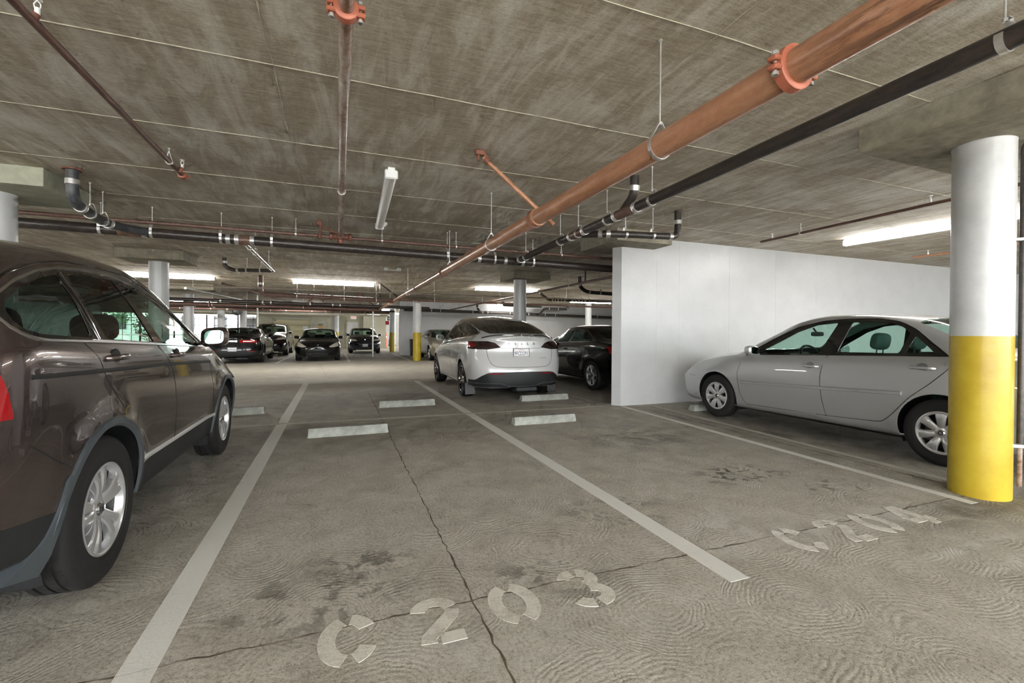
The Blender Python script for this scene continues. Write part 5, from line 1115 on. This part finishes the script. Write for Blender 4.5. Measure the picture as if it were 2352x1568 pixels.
for pts in (sF, sB, sR):
    for sd in (1, -1): c.strip('door_gap', 'side', pts, .008, .0012, seam_m, sd)
for sd in (1, -1):
    c.strip('sill_gap', 'side', [(.88, .275), (-.26, .305), (-.71, .33)], .007, .001, seam_m, sd); c.strip('belt_strip', 'side', [(.93, .982), (-.24, 1.03), (-1.42, 1.072)], .012, .005, gloss_black, sd)
    c.strip('side_moulding', 'side', [(.95, .585), (-.23, .632), (-1.06, .672)], .046, .017, SP, sd); c.strip('bumper_gap', 'side', [(1.86, .60), (2.0, .605), (2.12, .62)], .006, .001, seam_m, sd)
    c.strip('window_surround', 'side', aw[:9] + aw[9:11], .014, .005, gloss_black, sd); c.handle(-.07, .885, sd, SP, .22, cm=SPD); c.handle(-1.22, .945, sd, SP, .22, cm=SPD)
c.wheels('cover', .325, .205, .205, alloy, .9, segs=44); c.mirrors(.70, 1.0, SP, .19, .13); c.underbody()
c.seats(seat_m, ((-.35, (-.36, .36)),), rear=-1.15, dash=(.52, .99), hz=1.13)
rbox(MB(), (0, .46, 1.285), (.25, .03, .065), 4).tube([(0, .47, 1.30), (0, .52, 1.37)], .012, 6).build('rear_view_mirror', seat_dk, c.root)

# --- white electric crossover beyond the wheel stops
sp = dict(yF=2.30, yR=-2.50, DF=.7, DR=.62, nF=2.4, nR=2.7, ax=(1.445, -1.445), track=.945, arches=[(1.445, .355, .395), (-1.445, .355, .395)], cabin=(-2.0, 1.2), cowlz=1.12, step=.030, ncap=34,
    flare=.016, bulge=.02, klow=.96, ksh=.75, Rw=.35, sub=[2, 2, 3, 9, 14, 8, 8, 7, 6, 8],
    tab=dict(W=[(-2.5, .93), (-1.8, .955), (0, .945), (1.5, .95), (2.3, .90)], zb=[(-2.5, .27), (-2.1, .24), (0, .20), (1.9, .20), (2.3, .24)], zlow=.42, zmid=.74,
        zbelt=[(-2.5, 1.02), (-2.2, 1.10), (-1.8, 1.165), (-1.3, 1.16), (-.5, 1.12), (.3, 1.07), (.95, 1.03), (1.4, .97), (1.9, .84), (2.3, .66)],
        zrail=[(-2.5, 1.16), (-2.2, 1.22), (-1.85, 1.33), (-1.4, 1.44), (-.8, 1.54), (-.2, 1.575), (.2, 1.54), (.6, 1.40), (.9, 1.22), (1.15, 1.08), (1.5, .99), (1.9, .88), (2.3, .70)],
        zroof=[(-2.5, 1.215), (-2.3, 1.25), (-2.1, 1.30), (-1.7, 1.44), (-1.2, 1.57), (-.6, 1.645), (-.1, 1.66), (.3, 1.62), (.8, 1.42), (1.2, 1.2), (1.45, 1.08), (1.8, 1.0), (2.3, .76)],
        wbelt=[(-2.5, .80), (-1.8, .84), (0, .86), (1, .85), (1.5, .81), (2.3, .74)], wrail=[(-2.5, .60), (-1.9, .62), (-1.2, .63), (-.2, .62), (.5, .66), (1.1, .78), (1.5, .68), (2.3, .5)]),
    endR=[(.2, .06), (.4, .01), (.55, 0), (.75, .05), (.95, .10), (1.12, .10), (1.22, .04), (1.3, .02)], endF=[(.2, .06), (.4, 0), (.6, .03), (.8, .2)], blend=.75)
c = Car('parked_crossover', 'white crossover with dark glass roof, seen from behind past the wheel stops', sp, (3.31, 10.33, 0), math.radians(-1.7))
aw = [(1.0, 1.065), (.78, 1.21), (.46, 1.37), (.1, 1.485), (-.3, 1.528), (-.8, 1.51), (-1.2, 1.455), (-1.55, 1.385), (-1.85, 1.305), (-1.95, 1.262), (-1.8, 1.215), (-1.3, 1.178), (-.6, 1.138), (.2, 1.095)]
for ay in (1.445, -1.445): c.cut('wheel_opening', 'side', circ(ay, .355, .395), None)
c.cut('sill_cladding', 'side', [(-1.0, .27), (1.0, .26), (1.0, .1), (-1.0, .1)], black_pl)
c.cut('window_frame', 'side', aw, gloss_black, off=-.002)
c.cut('rear_door_window', 'side', [(-.36, 1.505), (-.8, 1.49), (-1.2, 1.435), (-1.55, 1.365), (-1.82, 1.29), (-1.86, 1.255), (-1.3, 1.195), (-.6, 1.155), (-.36, 1.143)], g_dark, off=-.006, rim=0)
c.cut('front_door_window', 'side', [(.86, 1.09), (.7, 1.20), (.42, 1.34), (.1, 1.455), (-.3, 1.503), (-.3, 1.140), (.2, 1.112)], g_mid, off=-.006, rim=0)
c.cut('glass_roof', 'top', mir([(.60, .42), (.655, .1), (.665, -.5), (.675, -1.0), (.685, -1.35), (.675, -1.62), (.645, -1.85), (.60, -1.99), (.54, -2.10), (.42, -2.16), (.2, -2.175)]), g_black, off=.001)
c.cut('windshield', 'top', mir([(.575, .46), (.64, .75), (.72, 1.08), (.5, 1.34), (.2, 1.42)]), g_dark, off=-.004, rim=0)
c.cut('tail_lamp', 'rear', [(.99, 1.115), (.62, 1.118), (.5, 1.085), (.40, 1.0), (.64, .965), (.88, .965), (.99, .985)], dark_lens, kind='pair')
c.cut('tail_lamp_strip', 'rear', [(.99, 1.10), (.86, 1.10), (.84, 1.02), (.99, .99)], red_lens, kind='pair')
c.cut('rear_diffuser', 'rear', mir([(1.1, .385), (.85, .395), (.76, .47), (.66, .53), (.55, .545), (.1, .55)]) + [(-1.1, .1), (1.1, .1)], black_pl, off=-.004)
c.cut('head_lamp', 'front', [(.5, .68), (.85, .74), (.8, .84)], clear_lens, kind='pair')
c.solve(); c.emit_parts(WP, liner_dk)
ht = mir([(.66, .965), (.645, .82), (.59, .69), (.50, .645), (.35, .635), (.1, .632)])
c.strip('hatch_gap', 'rear', [(-.66, .965)] + ht[::-1][1:-1] + [(.66, .965)], .008, .001, seam_m) if 0 else c.strip('hatch_gap', 'rear', ht[:6] + ht[6:], .008, .0012, seam_m)
c.strip('lamp_gap', 'rear', mir([(.40, .985), (.1, .985)]), .007, .001, seam_m)
c.strip('spoiler_lip', 'rear', mir([(.70, 1.175), (.6, 1.205), (.45, 1.225), (.1, 1.232)]), .022, .012, gloss_black)
for sd in (1, -1):
    c.strip('door_gap', 'side', [(-.34, 1.13), (-.33, .9), (-.33, .6), (-.35, .28)], .007, .001, seam_m, sd); c.strip('door_gap', 'side', [(-1.35, 1.17), (-1.25, .98), (-1.1, .8), (-.98, .62), (-.9, .4), (-.88, .28)], .007, .001, seam_m, sd)
    c.strip('window_surround', 'side', aw, .012, .004, satin, sd, closed=True); c.strip('reflector', 'rear', [(sd * .36, .522), (sd * .63, .512)], .02, .006, red_lens)
    MB().box((sd * .86, -1.86, .2), (.2, .012, .24), .005, Matrix.Rotation(-.15, 3, 'X')).build('mud_flap', black_pl, c.root)
    c.strip('diffuser_edge', 'rear', [(sd * .9, .33), (sd * .7, .335), (sd * .42, .335), (sd * .25, .28), (0, .275)], .014, .008, grey_pl)
for q, ch in enumerate('TESLA'):
    x = .25 - q * .125; P, n = c.smap('rear', (-x, 1.07)); text_obj('tail_letter', ch, .06, letter_dark, c.root, basis((-x, P[1] - .006, P[2]), (1, 0, 0), (0, .3, 1)), .004, 1.1)
P, n = c.smap('rear', (.42, .80)); text_obj('tail_badge', 'DUAL MOTOR', .022, letter_dark, c.root, basis((.42, P[1] - .006, .80), (1, 0, 0), (0, .1, 1)), .002)
c.plate(-2.4, .905, '9FCD291', 'California', x=-.01)
c.wheels('twist', .355, .255, .25, dark_alloy, .9, segs=40); c.mirrors(.78, 1.10, WP, .2, .14); c.underbody(); c.seats(seat_dk, ((.1, (-.38, .38)),), rear=-.9, dash=(.75, 1.05), hz=1.15)

def saloon(name, label, loc, rz, pm, L2=2.42, W=.91, H=1.46, belt=1.0, coupe=False, suv=False, style='ten', front=True, rear=False, wm=alloy, gl=g_mid, ax=1.4, group=None, step=.05, R=.335, fast=False):
    dz = H - 1.46; zb = .22 if not suv else .28; B = belt; deck = 1.12 + dz * .3 if not suv else H - .1
    if suv:
        zroof = [(-L2, H - .16), (-L2 + .25, H - .06), (-1.0, H), (-.2, H), (.2, H - .05), (.7, B + .32), (1.15, B + .1), (1.6, B + .04), (L2, B - .18)]
        zrail = [(-L2, H - .28), (-L2 + .3, H - .13), (-1.0, H - .07), (-.2, H - .07), (.2, H - .15), (.7, B + .2), (1.0, B + .06), (1.5, B - .02), (L2, B - .24)]
        wr = [(-L2, .60), (-1, W * .74), (0, W * .73), (.6, W * .78), (1.0, W * .84), (1.5, W * .72), (L2, W * .55)]
    else:
        rb = -1.95 if fast else -1.72
        zroof = [(-L2, deck - .1), (-L2 + .12, deck), (rb, deck + .03), (-1.25, H - .13), (-.8, H - .02), (-.3, H), (.05, H - .01), (.4, H - .1), (.8, B + .2), (1.15, B + .05), (1.6, B - .01), (2.05, B - .1), (L2, B - .26)]
        zrail = [(-L2, deck - .14), (-2.0, deck - .05), (rb + .1, deck + .02), (-1.2, H - .2), (-.8, H - .08), (-.3, H - .055), (.05, H - .07), (.4, H - .2), (.75, B + .12), (.98, B + .03), (1.5, B - .05), (2.0, B - .14), (L2, B - .3)]
        wr = [(-L2, .6), (-1.7, W * .72), (-1.1, W * .66), (0, W * .66), (.5, W * .70), (.95, W * .84), (1.4, W * .72), (L2, W * .55)]
    sp = dict(yF=L2, yR=-L2, DF=.62, DR=.5, nF=2.7, nR=3.2, ax=(ax, -ax), track=W - .015, arches=[(ax, R, R + .05), (-ax, R, R + .05)], cabin=(-1.8, 1.15), cowlz=B + .1, step=step, ncap=13, flare=.014, bulge=.02, Rw=R, sub=[1, 2, 2, 5, 6, 4, 5, 5, 4, 5],
        tab=dict(W=[(-L2, W * .96), (-1.4, W), (0, W * .985), (1.4, W), (L2, W * .95)], zb=[(-L2, zb + .08), (-1.9, zb + .02), (0, zb), (1.9, zb), (L2, zb + .02)], zlow=.4, zmid=.7,
            zbelt=[(-L2, B - .04), (-2, B + .04), (-1.3, B + .06), (-.3, B + .02), (.9, B - .02), (1.4, B - .07), (2.0, B - .2), (L2, B - .36)] if not suv else [(-L2, B + .04), (-1, B + .04), (.9, B), (1.4, B - .05), (L2, B - .3)],
            zrail=zrail, zroof=zroof, wbelt=[(-L2, W * .88), (-1.4, W * .93), (0, W * .92), (1, W * .91), (1.5, W * .88), (L2, W * .8)], wrail=wr),
        endR=[(.25, .05), (.5, 0), (.8, .03), (1.1, .08), (1.5, .25)], endF=[(.2, .08), (.35, .01), (.6, 0), (.85, .16)])
    c = Car(name, label, sp, loc, rz, group)
    t0 = H - .16 if not suv else H - .13; rt = -1.35 if not suv else -1.95
    aw = [(.88, B + .0), (.6, B + .17), (.3, t0 - .07), (0, t0 + .03), (-.4, t0 + .055), (-.85, t0 + .02)] + ([(-1.15, t0 - .12), (-1.5, B + .07)] if not suv else [(-1.6, t0), (-1.95, t0 - .1), (-2.0, B + .08)]) + [(-.3, B + .04)]
    for ay in (ax, -ax): c.cut('wheel_opening', 'side', circ(ay, R, R + .05), None)
    c.cut('sill_cladding', 'side', [(-ax, zb + .06), (ax, zb + .06), (ax, 0), (-ax, 0)], black_pl)
    c.cut('window_frame', 'side', aw, gloss_black, off=-.002)
    c.cut('front_door_window', 'side', [(.74, B + .04), (.52, B + .18), (.26, t0 - .09), (0, t0), (-.26, t0 + .02), (-.2, B + .05)], gl, off=-.005, rim=0)
    if coupe: c.cut('quarter_window', 'side', [(-.4, B + .06), (-.42, t0 + .0), (-.8, t0 - .05), (-1.1, B + .12), (-1.05, B + .07)], gl, off=-.005, rim=0)
    else:
        c.cut('rear_door_window', 'side', [(-.34, B + .06), (-.38, t0 + .02), (-.85, t0 - .02), (-1.0, t0 - .08), (-1.0, B + .08)] if not suv else [(-.34, B + .06), (-.38, t0 + .02), (-1.1, t0), (-1.15, B + .07)], gl, off=-.005, rim=0)
        c.cut('quarter_window', 'side', [(-1.05, B + .09), (-1.06, t0 - .12), (-1.38, B + .1)] if not suv else [(-1.22, B + .07), (-1.2, t0), (-1.6, t0 - .03), (-1.85, t0 - .12), (-1.9, B + .1)], gl, off=-.005, rim=0)
    wt = .25 if not suv else .12
    c.cut('windshield', 'top', mir([(W * .64, wt), (W * .70, .6), (W * .80, .93), (W * .5, 1.12), (.15, 1.17)]), gl if front else g_dark, off=-.004, rim=0)
    if not suv: c.cut('rear_window', 'top', mir([(W * .60, -.95), (W * .64, -1.3), (W * .66, (-1.85 if fast else -1.62)), (.2, (-1.92 if fast else -1.68))]), gl if front else g_dark, off=-.004, rim=0)
    else: c.cut('rear_window', 'rear', mir([(W * .62, B + .06), (W * .6, H - .16)]), gl, off=-.004, rim=0)
    return c, dict(B=B, H=H, L2=L2, W=W, R=R, wm=wm, style=style, pm=pm)
def finish(c, k, liner=None, seat=seat_dk, door=True, dash=True):
    B = k['B']
    for sd in (1, -1):
        if door: c.strip('door_gap', 'side', [(-.3, B + .03), (-.27, .8), (-.28, .3)], .008, .001, seam_m, sd); c.strip('door_gap', 'side', [(.86, B), (.95, .75), (.9, .3)], .008, .001, seam_m, sd); c.strip('door_gap', 'side', [(-1.25, B + .04), (-1.1, .8), (-.9, .5), (-.82, .3)], .008, .001, seam_m, sd)
        c.handle(-.12, B - .12, sd, k['pm'], .2, cup=False)
    c.wheels(k['style'], k['R'], k['R'] * .68, .235, k['wm'], .9, segs=26); c.mirrors(.72, B + .04, k['pm'], .2, .14); c.underbody()
    c.seats(seat, ((-.15, (-.36, .36)),), rear=-1.0, dash=(.6, B + .02) if dash else None, hz=B + .13)
    MB().box((0, .35, k['H'] - .15), (.24, .03, .07), .02).tube([(0, .36, k['H'] - .13), (0, .4, k['H'] - .08)], .012, 6).build('rear_view_mirror', seat_dk, c.root)

# --- black saloon half hidden by the wall
c, k = saloon('parked_saloon', 'black saloon half hidden behind the end of the white wall', (6.22, 10.3, 0), 0, KP, 2.46, .92, 1.49, 1.02, ax=1.41, front=False, gl=g_clear, step=.035)
c.cut('tail_lamp', 'rear', [(.45, .86), (.95, .84), (.95, 1.0), (.5, .96)], red_lens, kind='pair'); c.solve(); c.emit_parts(KP, liner_dk); finish(c, k)
for sd in (1, -1): c.strip('window_surround', 'side', [(.88, 1.02), (.6, 1.2), (.3, 1.27), (0, 1.365), (-.4, 1.392), (-.85, 1.355), (-1.15, 1.215), (-1.5, 1.095), (-.3, 1.06)], .014, .005, satin, sd, closed=True)
c.plate(-2.4, .8, '7KLM204') if 0 else None
# --- champagne saloon far right, facing us
c, k = saloon('parked_saloon', 'pale champagne saloon facing us just right of the yellow and white pillar', (4.78, 22.1, 0), PI, BP, 2.35, .89, 1.45, .99, ax=1.35, step=.06)
c.cut('head_lamp', 'front', [(.42, .6), (.85, .66), (.82, .82), (.5, .76)], clear_lens, kind='pair'); c.cut('grille', 'front', mir([(.3, .58), (.36, .74)]), black_pl); c.cut('bumper_intake', 'front', mir([(.6, .3), (.5, .42)]), black_pl)
c.solve(); c.emit_parts(BP, liner_dk); finish(c, k, dash=True)
c.strip('number_bar', 'front', [(-.24, .5), (.24, .5)], .09, .01, black_pl)
# --- black coupe seen from behind
c, k = saloon('parked_coupe', 'black coupe with wide red tail lamps, seen from behind at far left', (-3.82, 22.85, 0), 0, KP, 2.5, .96, 1.45, 1.02, coupe=True, ax=1.47, R=.36, front=False, wm=dark_alloy, step=.05)
c.cut('tail_panel', 'rear', mir([(.86, .80), (.88, .86), (.84, .965), (.3, .965)]), gloss_black)
c.cut('tail_lamp', 'rear', [(.24, .825), (.80, .825), (.83, .88), (.78, .94), (.24, .94)], red_lens, kind='pair')
c.cut('tail_lamp_bar', 'rear', [(.30, .87), (.74, .87), (.74, .895), (.30, .895)], emit('lit_tail_bar', (1, .35, .3, 1), 1.2), kind='pair')
c.cut('rear_bumper_lower', 'rear', mir([(1, .50), (.2, .52)]) + [(-1, .1), (1, .1)], black_pl)
c.solve(); c.emit_parts(KP, liner_dk); finish(c, k)
P, n = c.smap('rear', (0, .885)); text_obj('tail_letters', 'DODGE', .085, chrome, c.root, basis((0, P[1] - .008, .885), (1, 0, 0), (0, 0, 1)), .003, 1.1)
c.plate(-2.4, .57, '8LEW262', 'California'); c.strip('spoiler', 'rear', mir([(.8, 1.09), (.2, 1.1)]), .03, .025, KP)
for sd in (1, -1):
    c.strip('reflector', 'rear', [(sd * .52, .49), (sd * .76, .495)], .035, .006, red_lens); P, n = c.smap('rear', (sd * .58, .36)); MB().tube([(sd * .58, P[1] - .03, .36), (sd * .58, P[1] + .15, .36)], .05, 14, caps=False, flat=(1.9, .75)).build('exhaust_tip', chrome, c.root)
# --- dark maroon-black SUV behind it
c, k = saloon('parked_suv', 'black SUV facing us behind the black coupe', (-3.42, 28.7, 0), PI, paint('maroon_black_car_paint', rgb(30, 18, 20), .3, .15, .02), 2.35, .94, 1.74, 1.14, suv=True, ax=1.35, R=.37, step=.06)
c.cut('head_lamp', 'front', [(.42, .84), (.86, .88), (.84, 1.0), (.5, .95)], clear_lens, kind='pair'); c.cut('grille', 'front', mir([(.38, .78), (.4, .94)]), black_pl); c.cut('bumper_intake', 'front', mir([(.66, .36), (.6, .55)]), black_pl)
c.solve(); c.emit_parts(k['pm'], liner_dk); finish(c, k); c.strip('grille_bar', 'front', mir([(.38, .86), (.1, .86)]), .035, .012, chrome)
# --- black electric saloon facing us
c, k = saloon('parked_saloon', 'black electric saloon with no grille, facing us in the centre distance', (-.80, 23.5, 0), PI, KP, 2.35, .925, 1.44, .94, ax=1.42, R=.335, step=.05, fast=True, gl=g_clear)
c.cut('head_lamp', 'front', [(.42, .63), (.60, .60), (.84, .66), (.82, .80), (.78, .84)], clear_lens, kind='pair'); c.cut('bumper_intake', 'front', mir([(.52, .24), (.44, .36), (.2, .38)]), black_pl); c.cut('fog_recess', 'front', [(.64, .3), (.86, .38), (.84, .46)], gloss_black, kind='pair')
c.solve(); c.emit_parts(KP, liner_dk); finish(c, k)
c.strip('nose_crease', 'front', mir([(.66, .5), (.45, .545), (.2, .56)]), .02, .008, gloss_black); P, n = c.smap('front', (0, .70)); MB().box((0, P[1] + .004, P[2]), (.07, .01, .045), .003).build('nose_emblem', chrome, c.root)
MB().box((0, 2.36, .5), (.3, .02, .05), .005).build('plate_holder', grey_pl, c.root)
# --- blue-black small SUV facing us
c, k = saloon('parked_suv', 'blue-black hatchback SUV facing us behind the thin vertical pipe', (1.52, 30.3, 0), PI, NP, 2.18, .91, 1.56, 1.02, suv=True, ax=1.3, R=.35, step=.06, gl=g_clear)
c.cut('head_lamp', 'front', [(.42, .74), (.86, .78), (.84, .88), (.5, .84)], clear_lens, kind='pair'); c.cut('grille', 'front', mir([(.34, .52), (.46, .66), (.4, .76)]), black_pl); c.cut('bumper_intake', 'front', mir([(.7, .26), (.6, .40)]), black_pl)
c.solve(); c.emit_parts(NP, liner_dk); finish(c, k); c.strip('skid_strip', 'front', mir([(.62, .27), (.2, .26)]), .04, .01, satin); P, n = c.smap('front', (0, .82)); MB().cyl((0, P[1], .82), (0, P[1] + .012, .82), .04, 14).build('nose_emblem', chrome, c.root)
c.plate(2.1, .5, '8TUK451', rear=False)
